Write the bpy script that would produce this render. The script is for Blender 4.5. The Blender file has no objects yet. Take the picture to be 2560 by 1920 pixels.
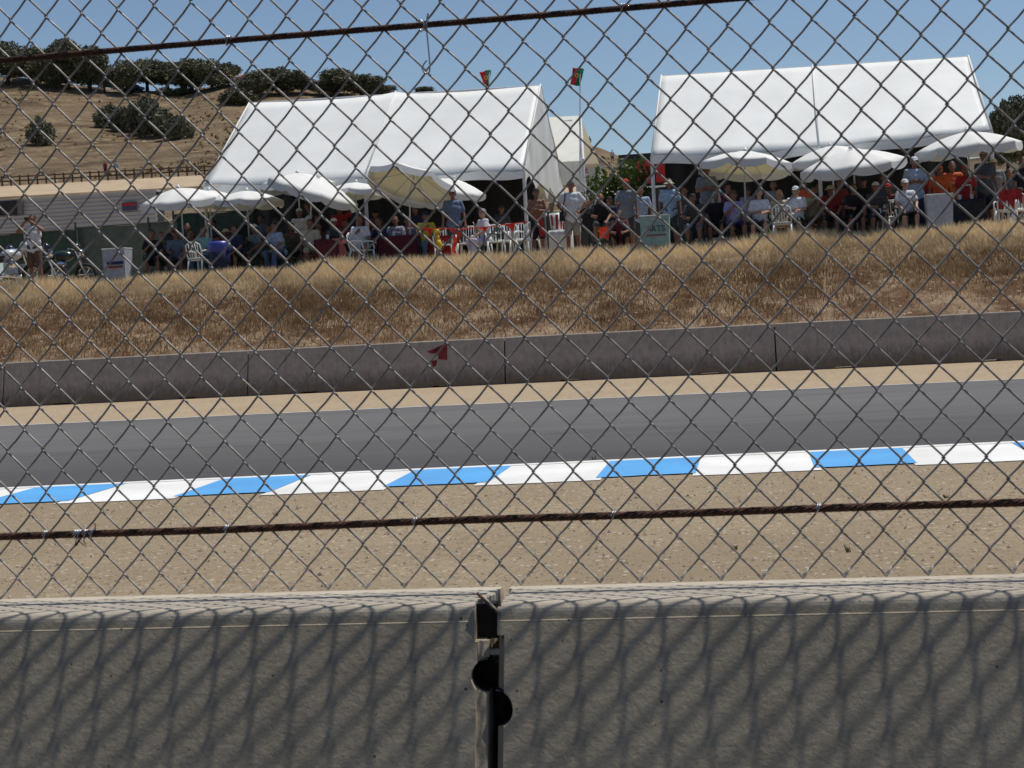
import bpy, bmesh, math, random
import numpy as np
from mathutils import Vector, Matrix
random.seed(7); RNG=np.random.default_rng(7)
S=bpy.context.scene; COL=S.collection
# ---------------------------------------------------------------- camera, sky, sun, exposure
HC=1.38; F=3800.0; YAW,PITCH,ROLL=.1586,.0471,.0535
def _basis():
    f=np.array([-math.sin(YAW)*math.cos(PITCH),math.cos(YAW)*math.cos(PITCH),-math.sin(PITCH)])
    r0=np.array([math.cos(YAW),math.sin(YAW),0.]);u0=np.cross(r0,f)
    return r0*math.cos(ROLL)-u0*math.sin(ROLL),u0*math.cos(ROLL)+r0*math.sin(ROLL),f
CR,CU,CF=_basis()
cam=bpy.data.cameras.new('camera'); co=bpy.data.objects.new('camera',cam); COL.objects.link(co)
co.matrix_world=Matrix(((CR[0],CU[0],-CF[0],0),(CR[1],CU[1],-CF[1],0),(CR[2],CU[2],-CF[2],HC),(0,0,0,1)))
cam.sensor_width=36; cam.lens=36*F/2560; cam.clip_end=3000; cam.clip_start=.05; S.camera=co
cam.dof.use_dof=True; cam.dof.focus_distance=8.; cam.dof.aperture_fstop=20.
SUN=Vector((.33,.25,1)).normalized()
w=bpy.data.worlds.new("World"); S.world=w; w.use_nodes=True
nt=w.node_tree; bg=nt.nodes['Background']; sky=nt.nodes.new('ShaderNodeTexSky'); sky.sky_type='NISHITA'; sky.sun_disc=False
sky.sun_elevation=math.asin(SUN.z); sky.sun_rotation=math.atan2(SUN.x,SUN.y); sky.air_density=1.0; sky.dust_density=.25; sky.ozone_density=2.2; sky.altitude=500
nt.links.new(sky.outputs[0],bg.inputs[0]); bg.inputs[1].default_value=.098
sl=bpy.data.lights.new('sun','SUN'); sl.energy=4.6; sl.angle=math.radians(.5); sl.color=(1,.95,.87)
so=bpy.data.objects.new('sun',sl); COL.objects.link(so); so.rotation_euler=SUN.to_track_quat('Z','Y').to_euler()
S.view_settings.view_transform='Standard'; S.view_settings.look='None'; S.view_settings.exposure=-.22; S.view_settings.gamma=1
S.render.engine='CYCLES'
# ---------------------------------------------------------------- helpers
def at(px,py,Y):            # pixel of the 2560-wide photograph -> point on the plane y=Y
    d=CR*(px-1280)/F-CU*(py-960)/F+CF
    t=Y/d[1]; return Vector((d[0]*t,Y,d[2]*t+HC))
def xat(px,Y,z=4.):         # world x seen at column px, for a point at depth Y and height z
    x=at(px,600,Y)
    for _ in range(4):
        v=np.array([x[0],Y,z-HC]); c=v@CF; py=960-F*(v@CU)/c; x=at(px,py,Y)
    return x[0]
MAT={}
def mat(name,col,rough=.8,var=.12,scale=8.,bump=0.,bscale=60.,metal=0.,trans=None,spec=.3,col2=None,coords='Object'):
    if name in MAT: return MAT[name]
    m=bpy.data.materials.new(name); m.use_nodes=True; t=m.node_tree; N=t.nodes; L=t.links
    b=N['Principled BSDF']; b.inputs['Roughness'].default_value=rough; b.inputs['Metallic'].default_value=metal
    b.inputs['Specular IOR Level'].default_value=spec
    tc=N.new('ShaderNodeTexCoord')
    n=N.new('ShaderNodeTexNoise'); n.inputs['Scale'].default_value=scale; n.inputs['Detail'].default_value=5
    L.new(tc.outputs[coords],n.inputs['Vector'])
    r=N.new('ShaderNodeValToRGB'); c2=col2 or tuple(c*(1-var*2) for c in col)
    r.color_ramp.elements[0].position=.3; r.color_ramp.elements[1].position=.7
    r.color_ramp.elements[0].color=(*c2,1); r.color_ramp.elements[1].color=(*[min(1,c*(1+var*.4)) for c in col],1)
    L.new(n.outputs[0],r.inputs[0]); L.new(r.outputs[0],b.inputs['Base Color'])
    if bump:
        n2=N.new('ShaderNodeTexNoise'); n2.inputs['Scale'].default_value=bscale; n2.inputs['Detail'].default_value=4
        L.new(tc.outputs[coords],n2.inputs['Vector']); bp=N.new('ShaderNodeBump'); bp.inputs['Strength'].default_value=bump; bp.inputs['Distance'].default_value=.02
        L.new(n2.outputs[0],bp.inputs['Height']); L.new(bp.outputs[0],b.inputs['Normal'])
    if trans:
        tr=N.new('ShaderNodeBsdfTranslucent'); tr.inputs[0].default_value=(*trans[1],1); mx=N.new('ShaderNodeMixShader'); mx.inputs[0].default_value=trans[0]
        L.new(b.outputs[0],mx.inputs[1]); L.new(tr.outputs[0],mx.inputs[2]); L.new(mx.outputs[0],N['Material Output'].inputs[0])
    MAT[name]=m; return m
class MB:
    def __init__(s): s.v=[];s.f=[]
    def add(s,vs,fs,M=None):
        o=len(s.v); s.v+=[tuple(M@Vector(v)) if M else tuple(v) for v in vs]; s.f+=[tuple(i+o for i in f) for f in fs]
    def box(s,c,d,M=None):
        x,y,z=c;a,b,e=d[0]/2,d[1]/2,d[2]/2
        vs=[(x+i*a,y+j*b,z+k*e) for i in(-1,1) for j in(-1,1) for k in(-1,1)]
        s.add(vs,[(0,1,3,2),(4,6,7,5),(0,4,5,1),(2,3,7,6),(0,2,6,4),(1,5,7,3)],M)
    def tube(s,pts,r,n=8,cap=True,M=None):
        P=[Vector(p) for p in pts]; R=r if isinstance(r,(list,tuple)) else [r]*len(P)
        vs=[];prev=None
        for i,p in enumerate(P):
            t=(P[min(i+1,len(P)-1)]-P[max(i-1,0)])
            t=t.normalized() if t.length>1e-9 else Vector((0,0,1))
            if prev is None: prev=t.orthogonal().normalized()
            u=(prev-t*prev.dot(t)); u=u.normalized() if u.length>1e-6 else t.orthogonal().normalized(); prev=u; q=t.cross(u)
            for k in range(n):
                a=2*math.pi*k/n; vs.append(p+(u*math.cos(a)+q*math.sin(a))*R[i])
        fs=[(i*n+k,i*n+(k+1)%n,(i+1)*n+(k+1)%n,(i+1)*n+k) for i in range(len(P)-1) for k in range(n)]
        if cap: fs+=[tuple(range(n))[::-1],tuple((len(P)-1)*n+k for k in range(n))]
        s.add(vs,fs,M)
    def lathe(s,prof,n=16,M=None):
        vs=[(r*math.cos(2*math.pi*k/n),r*math.sin(2*math.pi*k/n),z) for r,z in prof for k in range(n)]
        fs=[(i*n+k,i*n+(k+1)%n,(i+1)*n+(k+1)%n,(i+1)*n+k) for i in range(len(prof)-1) for k in range(n)]
        s.add(vs,fs,M)
    def ell(s,c,r,n=14,m=9,M=None):
        vs=[];
        for i in range(m+1):
            th=math.pi*i/m
            for k in range(n):
                a=2*math.pi*k/n; vs.append((c[0]+r[0]*math.sin(th)*math.cos(a),c[1]+r[1]*math.sin(th)*math.sin(a),c[2]+r[2]*math.cos(th)))
        s.add(vs,[(i*n+k,(i+1)*n+k,(i+1)*n+(k+1)%n,i*n+(k+1)%n) for i in range(m) for k in range(n)],M)
    def sheet(s,pts_grid):      # rows of points
        n=len(pts_grid[0]); s.add([p for r in pts_grid for p in r],[(i*n+k,i*n+k+1,(i+1)*n+k+1,(i+1)*n+k) for i in range(len(pts_grid)-1) for k in range(n-1)])
    def mesh(s,name,m=None,smooth=False,weld=False):
        me=bpy.data.meshes.new(name); me.from_pydata(s.v,[],s.f); me.update()
        b=bmesh.new(); b.from_mesh(me)
        if weld: bmesh.ops.remove_doubles(b,verts=b.verts,dist=1e-5)
        bmesh.ops.recalc_face_normals(b,faces=b.faces); b.to_mesh(me); b.free()
        if smooth: me.polygons.foreach_set('use_smooth',[True]*len(me.polygons))
        if m: me.materials.append(m)
        return me
    def build(s,name,m,parent=None,smooth=False,weld=False,loc=(0,0,0)):
        return ob(name,s.mesh(name,m,smooth,weld),parent,loc)
def ob(name,me,parent=None,loc=(0,0,0)):
    o=bpy.data.objects.new(name,me); COL.objects.link(o); o.location=loc
    if parent: o.parent=parent
    return o
def tag(o,label=None,cat=None,group=None,kind=None):
    if label: o['label']=label
    if cat: o['category']=cat
    if group: o['group']=group
    if kind: o['kind']=kind
    return o
def empty(name,loc,label,cat,group=None,rz=0,sc=1):
    o=bpy.data.objects.new(name,None); COL.objects.link(o); o.location=loc; o.rotation_euler=(0,0,rz); o.scale=(sc,sc,sc); o.empty_display_size=.1
    return tag(o,label,cat,group)
def copy_tree(o,parent=None):
    c=o.copy(); COL.objects.link(c); c.parent=parent
    for ch in list(o.children): copy_tree(ch,c)
    return c
def modded(me,mods,name):
    o=bpy.data.objects.new(name,me); COL.objects.link(o)
    for t,kw in mods:
        m=o.modifiers.new('m',t)
        for k,v in kw.items(): setattr(m,k,v)
    dg=bpy.context.evaluated_depsgraph_get(); r=bpy.data.meshes.new_from_object(o.evaluated_get(dg)); bpy.data.objects.remove(o); r.name=name
    return r
def text_mesh(txt,size,depth=.004,name='lettering'):
    c=bpy.data.curves.new(name,'FONT'); c.body=txt; c.size=size; c.extrude=depth; c.align_x='CENTER'; c.align_y='CENTER'
    o=bpy.data.objects.new(name,c); COL.objects.link(o); dg=bpy.context.evaluated_depsgraph_get()
    me=bpy.data.meshes.new_from_object(o.evaluated_get(dg)); bpy.data.objects.remove(o); me.name=name
    return me
def text(txt,size,m,parent,loc,rot=(math.pi/2,0,0),name='lettering'):
    me=text_mesh(txt,size,.004,name); me.materials.clear(); me.materials.append(m); o=ob(name,me,parent,loc); o.rotation_euler=rot; return o
# ---------------------------------------------------------------- surface materials
def ground_mat(name,cols,scales,bump,bdist=.02,speck=None,bs=30,rough=.95,stretch=None):
    m=bpy.data.materials.new(name); m.use_nodes=True; N=m.node_tree.nodes; L=m.node_tree.links; b=N['Principled BSDF']
    b.inputs['Roughness'].default_value=rough; b.inputs['Specular IOR Level'].default_value=.15
    tc=N.new('ShaderNodeTexCoord'); src=tc.outputs['Object']
    if stretch:
        mp=N.new('ShaderNodeMapping'); mp.inputs['Scale'].default_value=stretch; L.new(src,mp.inputs[0]); src=mp.outputs[0]
    prev=None
    for i,(c,sc) in enumerate(zip(cols[1:],scales)):
        n=N.new('ShaderNodeTexNoise'); n.inputs['Scale'].default_value=sc; n.inputs['Detail'].default_value=6; n.inputs['Roughness'].default_value=.65; L.new(src,n.inputs['Vector'])
        r=N.new('ShaderNodeValToRGB'); r.color_ramp.elements[0].position=.42; r.color_ramp.elements[1].position=.62; L.new(n.outputs[0],r.inputs[0])
        mx=N.new('ShaderNodeMix'); mx.data_type='RGBA'; L.new(r.outputs[0],mx.inputs[0])
        if prev is None: mx.inputs[6].default_value=(*cols[0],1)
        else: L.new(prev,mx.inputs[6])
        mx.inputs[7].default_value=(*c,1); prev=mx.outputs[2]
    if speck:
        for sc,th,c in speck:
            v=N.new('ShaderNodeTexVoronoi'); v.inputs['Scale'].default_value=sc; L.new(tc.outputs['Object'],v.inputs['Vector'])
            sp=N.new('ShaderNodeSeparateColor'); L.new(v.outputs['Color'],sp.inputs[0])
            g=N.new('ShaderNodeMath'); g.operation='GREATER_THAN'; g.inputs[1].default_value=th; L.new(sp.outputs[0],g.inputs[0])
            d=N.new('ShaderNodeMath'); d.operation='LESS_THAN'; d.inputs[1].default_value=.38; L.new(v.outputs['Distance'],d.inputs[0])
            mu=N.new('ShaderNodeMath'); mu.operation='MULTIPLY'; L.new(g.outputs[0],mu.inputs[0]); L.new(d.outputs[0],mu.inputs[1])
            mx=N.new('ShaderNodeMix'); mx.data_type='RGBA'; L.new(mu.outputs[0],mx.inputs[0]); L.new(prev,mx.inputs[6]); mx.inputs[7].default_value=(*c,1); prev=mx.outputs[2]
    L.new(prev,b.inputs['Base Color'])
    if bump:
        n2=N.new('ShaderNodeTexNoise'); n2.inputs['Scale'].default_value=bs; n2.inputs['Detail'].default_value=8; n2.inputs['Roughness'].default_value=.7; L.new(tc.outputs['Object'],n2.inputs['Vector'])
        bp=N.new('ShaderNodeBump'); bp.inputs['Strength'].default_value=bump; bp.inputs['Distance'].default_value=bdist; L.new(n2.outputs[0],bp.inputs['Height']); L.new(bp.outputs[0],b.inputs['Normal'])
    return m
M_gravel=ground_mat('gravel',[(.39,.305,.20),(.33,.25,.16),(.45,.36,.245),(.34,.265,.175)],[.9,14,.22],.9,.03,[(34,.86,(.19,.15,.11)),(27,.9,(.58,.52,.42)),(60,.8,(.27,.21,.15))],45)
M_sand=ground_mat('sand',[(.37,.285,.19),(.32,.24,.155),(.42,.33,.225)],[.5,9],.5,.02,[(40,.9,(.24,.18,.12))],40)
M_asph=ground_mat('asphalt',[(.132,.128,.128),(.108,.105,.106),(.147,.144,.143)],[.35,3],.35,.01,[(90,.8,(.14,.135,.13))],90,rough=.85,stretch=(.12,1.6,1))
M_bank=ground_mat('bank',[(.17,.095,.05),(.11,.055,.03),(.36,.26,.165)],[.5,1.1],1.,.08,[(9,.9,(.45,.37,.27))],12)
M_hill=ground_mat('hill',[(.22,.155,.09),(.10,.066,.038),(.29,.215,.13)],[.13,.3],1.,1.0,[(.9,.86,(.12,.085,.05)),(.6,.9,(.38,.30,.19))],.9,stretch=(.55,.8,1.6))
M_dirt=ground_mat('dirt',[(.42,.32,.21),(.36,.27,.17),(.48,.38,.26)],[.1,.5],.4,.05,None,2)
def concrete(name,base,dark,light,pits=True,streak=.5,low_tint=None):
    m=bpy.data.materials.new(name); m.use_nodes=True; N=m.node_tree.nodes; L=m.node_tree.links; b=N['Principled BSDF']; b.inputs['Roughness'].default_value=.92; b.inputs['Specular IOR Level'].default_value=.2
    tc=N.new('ShaderNodeTexCoord'); O=tc.outputs['Object']
    def noise(sc,st=None,det=6,ro=.6):
        n=N.new('ShaderNodeTexNoise'); n.inputs['Scale'].default_value=sc; n.inputs['Detail'].default_value=det; n.inputs['Roughness'].default_value=ro
        if st: mp=N.new('ShaderNodeMapping'); mp.inputs['Scale'].default_value=st; L.new(O,mp.inputs[0]); L.new(mp.outputs[0],n.inputs[0])
        else: L.new(O,n.inputs[0])
        return n.outputs[0]
    def ramp(x,a,bb):
        r=N.new('ShaderNodeMapRange'); r.inputs[1].default_value=a; r.inputs[2].default_value=bb; L.new(x,r.inputs[0]); return r.outputs[0]
    def mix(f,a,bb,k=1.):
        mx=N.new('ShaderNodeMix'); mx.data_type='RGBA'
        if k!=1.: mm=N.new('ShaderNodeMath'); mm.operation='MULTIPLY'; mm.inputs[1].default_value=k; L.new(f,mm.inputs[0]); f=mm.outputs[0]
        L.new(f,mx.inputs[0])
        if isinstance(a,tuple): mx.inputs[6].default_value=(*a,1)
        else: L.new(a,mx.inputs[6])
        mx.inputs[7].default_value=(*bb,1); return mx.outputs[2]
    c=mix(ramp(noise(6.),.4,.65),base,dark,.6); c=mix(ramp(noise(17.,None,8,.8),.5,.62),c,dark,.45); c=mix(ramp(noise(90.,None,8,.75),.5,.7),c,light,.7); c=mix(ramp(noise(3.,(5,5,.6)),.5,.7),c,dark,streak)
    h=noise(70.,None,8,.7)
    if pits:
        v=N.new('ShaderNodeTexVoronoi'); v.inputs['Scale'].default_value=95; L.new(O,v.inputs['Vector']); sp=N.new('ShaderNodeSeparateColor'); L.new(v.outputs['Color'],sp.inputs[0])
        g=N.new('ShaderNodeMath'); g.operation='GREATER_THAN'; g.inputs[1].default_value=.965; L.new(sp.outputs[0],g.inputs[0])
        rr=N.new('ShaderNodeMath'); rr.operation='MULTIPLY'; rr.inputs[1].default_value=.28; L.new(sp.outputs[1],rr.inputs[0])
        d=N.new('ShaderNodeMath'); d.operation='LESS_THAN'; L.new(v.outputs['Distance'],d.inputs[0]); L.new(rr.outputs[0],d.inputs[1])
        mu=N.new('ShaderNodeMath'); mu.operation='MULTIPLY'; L.new(g.outputs[0],mu.inputs[0]); L.new(d.outputs[0],mu.inputs[1])
        c=mix(mu.outputs[0],c,tuple(x*.25 for x in dark),.9)
        hs=N.new('ShaderNodeMath'); hs.operation='SUBTRACT'; L.new(h,hs.inputs[0]); L.new(mu.outputs[0],hs.inputs[1]); h=hs.outputs[0]
    if low_tint:  # tints the base colour by height, darker towards the bottom
        sp=N.new('ShaderNodeSeparateXYZ'); L.new(O,sp.inputs[0]); ad=N.new('ShaderNodeMath'); ad.operation='MULTIPLY_ADD'; L.new(noise(9.,(3,3,1)),ad.inputs[0]); ad.inputs[1].default_value=low_tint[3]; L.new(sp.outputs[2],ad.inputs[2])
        mr=N.new('ShaderNodeMapRange'); mr.inputs[1].default_value=low_tint[1]; mr.inputs[2].default_value=low_tint[2]; L.new(ad.outputs[0],mr.inputs[0])
        mu=N.new('ShaderNodeMix'); mu.data_type='RGBA'; mu.blend_type='MULTIPLY'; L.new(mr.outputs[0],mu.inputs[0]); L.new(c,mu.inputs[6]); mu.inputs[7].default_value=(*low_tint[0],1); c=mu.outputs[2]
    L.new(c,b.inputs['Base Color']); bp=N.new('ShaderNodeBump'); bp.inputs['Strength'].default_value=.6; bp.inputs['Distance'].default_value=.003; L.new(h,bp.inputs['Height']); L.new(bp.outputs[0],b.inputs['Normal'])
    return m
M_conc=concrete('near_concrete',(.50,.445,.36),(.38,.335,.27),(.60,.545,.45),low_tint=((.88,.84,.77),.905,.893,.02))
M_concf=concrete('far_concrete',(.40,.35,.295),(.26,.23,.20),(.50,.445,.38),False,.8,low_tint=((.42,.41,.42),.62,.30,.35))
M_steel=mat('galvanised_wire',(.42,.385,.35),.55,.25,40,metal=.3,spec=.5)
M_rust=mat('rusty_steel',(.16,.08,.05),.75,.3,90,metal=.3,col2=(.05,.03,.024),bump=.4,bscale=300)
M_tie=mat('tie_wire',(.55,.56,.58),.35,.1,30,metal=.8,spec=.5)
M_white=mat('tent_vinyl',(.79,.80,.775),.5,.06,.7,trans=(.04,(.8,.8,.75)),bump=.5,bscale=1.6)
M_canopy=mat('umbrella_canvas',(.90,.90,.89),.7,.02,3,trans=(.22,(.85,.82,.50)),bump=.2,bscale=4)
M_valance=mat('umbrella_valance',(.66,.67,.68),.75,.05,3,trans=(.15,(.7,.7,.6)))
M_pole=mat('white_pole',(.62,.63,.66),.45,.08,5)
M_plast=mat('white_plastic',(.74,.75,.72),.4,.04,5,spec=.5)
M_cream=mat('cream_vinyl',(.78,.78,.71),.55,.05,2,trans=(.15,(.7,.68,.5)))
M_graycloth=mat('grey_window',(.36,.37,.36),.4,.1,3)
M_green=mat('green_windscreen',(.045,.075,.058),.85,.2,6,bump=.3,bscale=12)
M_greenl=mat('pale_green_windscreen',(.105,.135,.115),.85,.12,5,bump=.4,bscale=10)
M_darkpost=mat('dark_post',(.07,.075,.07),.6,.1,10)
M_black=mat('black_plastic',(.018,.018,.02),.5,.1,10)
M_dark=mat('dark_panel',(.03,.032,.034),.8,.2,5)
M_corr=mat('corrugated_metal',(.42,.41,.42),.6,.06,.8,metal=.15)
M_gchair=mat('green_plastic',(.035,.07,.05),.45,.1,5); M_red=mat('red_cloth',(.42,.03,.03),.8,.15,10); M_maroon=mat('maroon_cloth',(.12,.02,.025),.85,.15,8)
M_orange=mat('orange_red_pennant',(.78,.06,.03),.7,.1,12,trans=(.25,(.8,.08,.03)))
M_fgreen=mat('flag_green',(.02,.26,.15),.7,.1,6,trans=(.25,(.02,.3,.15))); M_fred=mat('flag_red',(.52,.035,.04),.7,.1,6,trans=(.25,(.6,.05,.04)))
M_yel=mat('yellow_paint',(.65,.45,.04),.7,.1,9)
M_blue=mat('kerb_blue',(.10,.38,.74),.75,.1,1.3,bump=.3,bscale=60,col2=(.095,.32,.64)); M_kwhite=mat('kerb_white',(.80,.80,.77),.8,.06,1.2,col2=(.66,.65,.62),bump=.3,bscale=60)
M_line=mat('line_white',(.55,.54,.52),.85,.12,2)
M_wood=mat('weathered_wood',(.10,.062,.045),.85,.2,6)
M_glass=mat('dark_glass',(.02,.025,.03),.12,.05,3,spec=.6); M_chrome=mat('chrome',(.75,.76,.78),.12,.05,8,metal=1.)
M_rubber=mat('tyre_rubber',(.02,.02,.02),.8,.1,12)
M_leaf=mat('oak_leaves',(.17,.165,.10),.75,.3,.5,col2=(.075,.08,.05)); M_leafb=mat('bush_leaves',(.075,.11,.03),.6,.3,2.5,col2=(.03,.05,.015),trans=(.2,(.12,.2,.03)))
M_bark=mat('bark',(.06,.045,.035),.9,.2,5)
M_skin=mat('skin',(.27,.135,.09),.6,.12,14); M_skinp=mat('pale_skin',(.50,.30,.22),.6,.12,14)
M_hair=mat('dark_hair',(.03,.02,.015),.6,.2,30); M_hairg=mat('grey_hair',(.5,.5,.48),.7,.1,30)
M_bluebag=mat('blue_bin_bag',(.05,.07,.35),.35,.2,9,spec=.5); M_bluebin=mat('dark_blue_bin',(.015,.02,.07),.5,.15,7)
M_grass=ground_mat('grass_blades',[(.30,.195,.10),(.21,.125,.062),(.40,.285,.16)],[.5,1.7],0,stretch=None)
def crest_gold(m,col):
    N=m.node_tree.nodes;L=m.node_tree.links;b_=N['Principled BSDF'];src=b_.inputs['Base Color'].links[0].from_socket
    tc=N.new('ShaderNodeTexCoord'); sp=N.new('ShaderNodeSeparateXYZ'); L.new(tc.outputs['Object'],sp.inputs[0]); nn=N.new('ShaderNodeTexNoise'); nn.inputs['Scale'].default_value=.6; L.new(tc.outputs['Object'],nn.inputs[0])
    ad=N.new('ShaderNodeMath'); ad.operation='MULTIPLY_ADD'; L.new(nn.outputs[0],ad.inputs[0]); ad.inputs[1].default_value=3.2; L.new(sp.outputs[1],ad.inputs[2])
    mr=N.new('ShaderNodeMapRange'); mr.inputs[1].default_value=35.7; mr.inputs[2].default_value=38.0; mr.inputs[4].default_value=.8; L.new(ad.outputs[0],mr.inputs[0])
    mx=N.new('ShaderNodeMix'); mx.data_type='RGBA'; L.new(mr.outputs[0],mx.inputs[0]); L.new(src,mx.inputs[6]); mx.inputs[7].default_value=(*col,1); L.new(mx.outputs[2],b_.inputs['Base Color'])
crest_gold(M_grass,(.97,.82,.55)); crest_gold(M_bank,(.56,.44,.27))
def rubbered(m,col,y0,y1,k):
    N=m.node_tree.nodes;L=m.node_tree.links;b_=N['Principled BSDF'];src=b_.inputs['Base Color'].links[0].from_socket
    tc=N.new('ShaderNodeTexCoord'); sp=N.new('ShaderNodeSeparateXYZ'); L.new(tc.outputs['Object'],sp.inputs[0]); mp=N.new('ShaderNodeMapping'); mp.inputs['Scale'].default_value=(.03,.9,1); L.new(tc.outputs['Object'],mp.inputs[0]); nn=N.new('ShaderNodeTexNoise'); nn.inputs['Scale'].default_value=1.; L.new(mp.outputs[0],nn.inputs[0])
    ad=N.new('ShaderNodeMath'); ad.operation='MULTIPLY_ADD'; L.new(nn.outputs[0],ad.inputs[0]); ad.inputs[1].default_value=2.4; L.new(sp.outputs[1],ad.inputs[2])
    mr=N.new('ShaderNodeMapRange'); mr.inputs[1].default_value=y1+1.2; mr.inputs[2].default_value=y0+1.2; mr.inputs[4].default_value=k; L.new(ad.outputs[0],mr.inputs[0])
    mx=N.new('ShaderNodeMix'); mx.data_type='RGBA'; L.new(mr.outputs[0],mx.inputs[0]); L.new(src,mx.inputs[6]); mx.inputs[7].default_value=(*col,1); L.new(mx.outputs[2],b_.inputs['Base Color'])
rubbered(M_asph,(.058,.057,.059),14.,19.,.7)
def translucent(m,f):
    N=m.node_tree.nodes;L=m.node_tree.links;b_=N['Principled BSDF'];tr=N.new('ShaderNodeBsdfTranslucent'); L.new(b_.inputs['Base Color'].links[0].from_socket,tr.inputs[0]); mx=N.new('ShaderNodeMixShader'); mx.inputs[0].default_value=f
    L.new(b_.outputs[0],mx.inputs[1]); L.new(tr.outputs[0],mx.inputs[2]); L.new(mx.outputs[0],N['Material Output'].inputs[0])
translucent(M_grass,.5)
# ---------------------------------------------------------------- ground, track, kerb
def strip(name,m,fy0,fy1,x0,x1,z,nx=60,ny=2,kind='structure',zf=None):
    g=[]
    for j in range(ny+1):
        row=[]
        for i in range(nx+1):
            x=x0+(x1-x0)*i/nx; y=fy0(x)*(1-j/ny)+fy1(x)*j/ny
            row.append((x,y,z if zf is None else zf(x,y)))
        g.append(row)
    b=MB(); b.sheet(g); o=b.build(name,m,smooth=False); 
    if kind: tag(o,kind=kind)
    return o
strip('ground',M_gravel,lambda x:-60,lambda x:29.6,-260,260,0,40,40)
ky0=lambda x:12.25+.083*x; ky1=lambda x:13.57+.082*x; tl=lambda x:23.02+.035*x
tag(strip('near_paving',ground_mat('near_paving',[(.055,.053,.05),(.045,.043,.04),(.07,.067,.06)],[1,12],.5),lambda x:-25,lambda x:2.25,-60,60,.004,kind=None),kind='structure')
tag(strip('unseen_shade_bank',ground_mat('shade_bank_grass',[(.06,.05,.035),(.04,.035,.025),(.08,.065,.04)],[.5,2],1.,.05),lambda x:-4,lambda x:-30,-90,90,0,40,12,kind=None,zf=lambda x,y:-.05+min(9.,(-4-y)*.75)),kind='structure')  # unseen bank added behind the camera to cut sky light on the wall
strip('race_track',M_asph,lambda x:13.5+.082*x,lambda x:tl(x)+.1,-70,70,.004,40,10)
tag(strip('track_edge_line',M_line,lambda x:tl(x)-.06,lambda x:tl(x)+.06,-70,70,.009,kind=None),kind='structure')
strip('verge',M_sand,lambda x:tl(x)+.1,lambda x:29.5,-70,70,.005,40,10)
b=MB(); bw=MB()
strip('track_inner_line',M_kwhite,lambda x:ky1(x)-.02,lambda x:ky1(x)+.11,-70,70,.0125,80,1)
k=empty('kerb',(0,0,0),None,None); tag(k,kind='structure')
def kz(x,y): t=(y-ky0(x))/(ky1(x)-ky0(x)); return .012+.02*t
for i in range(-30,31):
    xa=.44+i*1.745; jag=random.uniform(-.05,.07)
    def quad(bb,xl,xr,e0,z0):
        n=6
        g=[[(xl+(xr-xl)*q/n+(.02*math.sin(q*2+i)if 0<q<n else 0), (ky0(xl)+e0+random.uniform(-.015,.015) if r==0 else ky1(xl)-.02)+.083*(xr-xl)*q/n, z0+.003*r) for q in range(n+1)] for r in(0,1)]
        bb.sheet(g)
    quad(b,xa,xa+.83+random.uniform(-.03,.05),.04+abs(jag),.0105); quad(bw,xa+.83-.05,xa+1.745+.05,-.08+jag*.6,.0065)
tag(bw.build('white_kerb_blocks',M_kwhite,k),kind='structure'); tag(b.build('blue_kerb_blocks',M_blue,k),kind='structure')
# scattered pebbles
b=MB()
n=5200; X=RNG.uniform(-6,4,n); Y=5.5+RNG.random(n)**.8*6.6
for x,y in zip(X,Y):
    if y>ky0(x)-.12: continue
    s=random.uniform(.004,.011)*random.choice((1,1,1,1.7)); a=random.random()*6.28
    vs=[(x+s*math.cos(a+q*1.57)*random.uniform(.7,1.2),y+s*math.sin(a+q*1.57)*random.uniform(.7,1.2),.002) for q in range(4)]+[(x,y,s*random.uniform(.6,1.1))]
    b.add(vs,[(0,1,4),(1,2,4),(2,3,4),(3,0,4)])
tag(b.build('pebbles',mat('pebble',(.46,.39,.30),.9,.35,3.1,col2=(.16,.12,.09))),'small loose pebbles over the tan gravel trap','pebbles',kind='stuff')
# weeds in the gravel
M_weed=mat('weed',(.20,.21,.09),.8,.3,9)
for i,(px,py) in enumerate([(1652,1195),(2365,1245),(1835,1375),(2120,1380),(690,1290),(1485,1150)]):
    d=CR*(px-1280)/F-CU*(py-960)/F+CF; t=-HC/d[2]; p=Vector((d[0]*t,d[1]*t,0)); b=MB()
    for q in range(14):
        a=random.random()*6.28; l=random.uniform(.02,.045); r=random.uniform(0,.015)
        b.add([(r*math.cos(a),r*math.sin(a),0),(r*math.cos(a)+.006,r*math.sin(a),0),(r*math.cos(a)+l*.5*math.cos(a),r*math.sin(a)+l*.5*math.sin(a),l)],[(0,1,2)])
    tag(b.build('weed',M_weed,loc=p),['small green weed at the kerb edge left of centre','green weed tuft in gravel right of the rightmost full blue kerb block','weed tuft in gravel just above the lower cable','weed sprout below the lower cable on the right','weed sprout near the left wire ties','tiny weed beside the white kerb at centre'][i],'weed','weeds in the gravel')
# ---------------------------------------------------------------- embankment and plateau
def gz_(y):
    ys=[29.2,29.6,31,33,35,36.6,38,60,75]; zs=[.45,.80,1.18,1.72,2.26,2.68,2.75,2.80,2.9]
    return float(np.interp(y,ys,zs))
def n2(x,y): return math.sin(x*1.3+y*.7)*.5+math.sin(x*.47-y*1.1+2)*.5+math.sin(x*3.1+y*2.3)*.25
strip('embankment',M_bank,lambda x:29.2,lambda x:37.0,-70,70,0,260,26,zf=lambda x,y:gz_(y)+(.07*n2(x,y) if 29.7<y<36.8 else 0))
strip('plateau',M_dirt,lambda x:37.0,lambda x:76,-90,90,0,20,10,zf=lambda x,y:gz_(y))
v=[];f=[];N=150000
gx=RNG.uniform(-20,13,N); gy_=29.5+(RNG.random(N)**.62)*7.6
h=.09+.10*RNG.random(N)+.16*np.clip((gy_-35.2)/1.5,0,1)*RNG.random(N)
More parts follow.
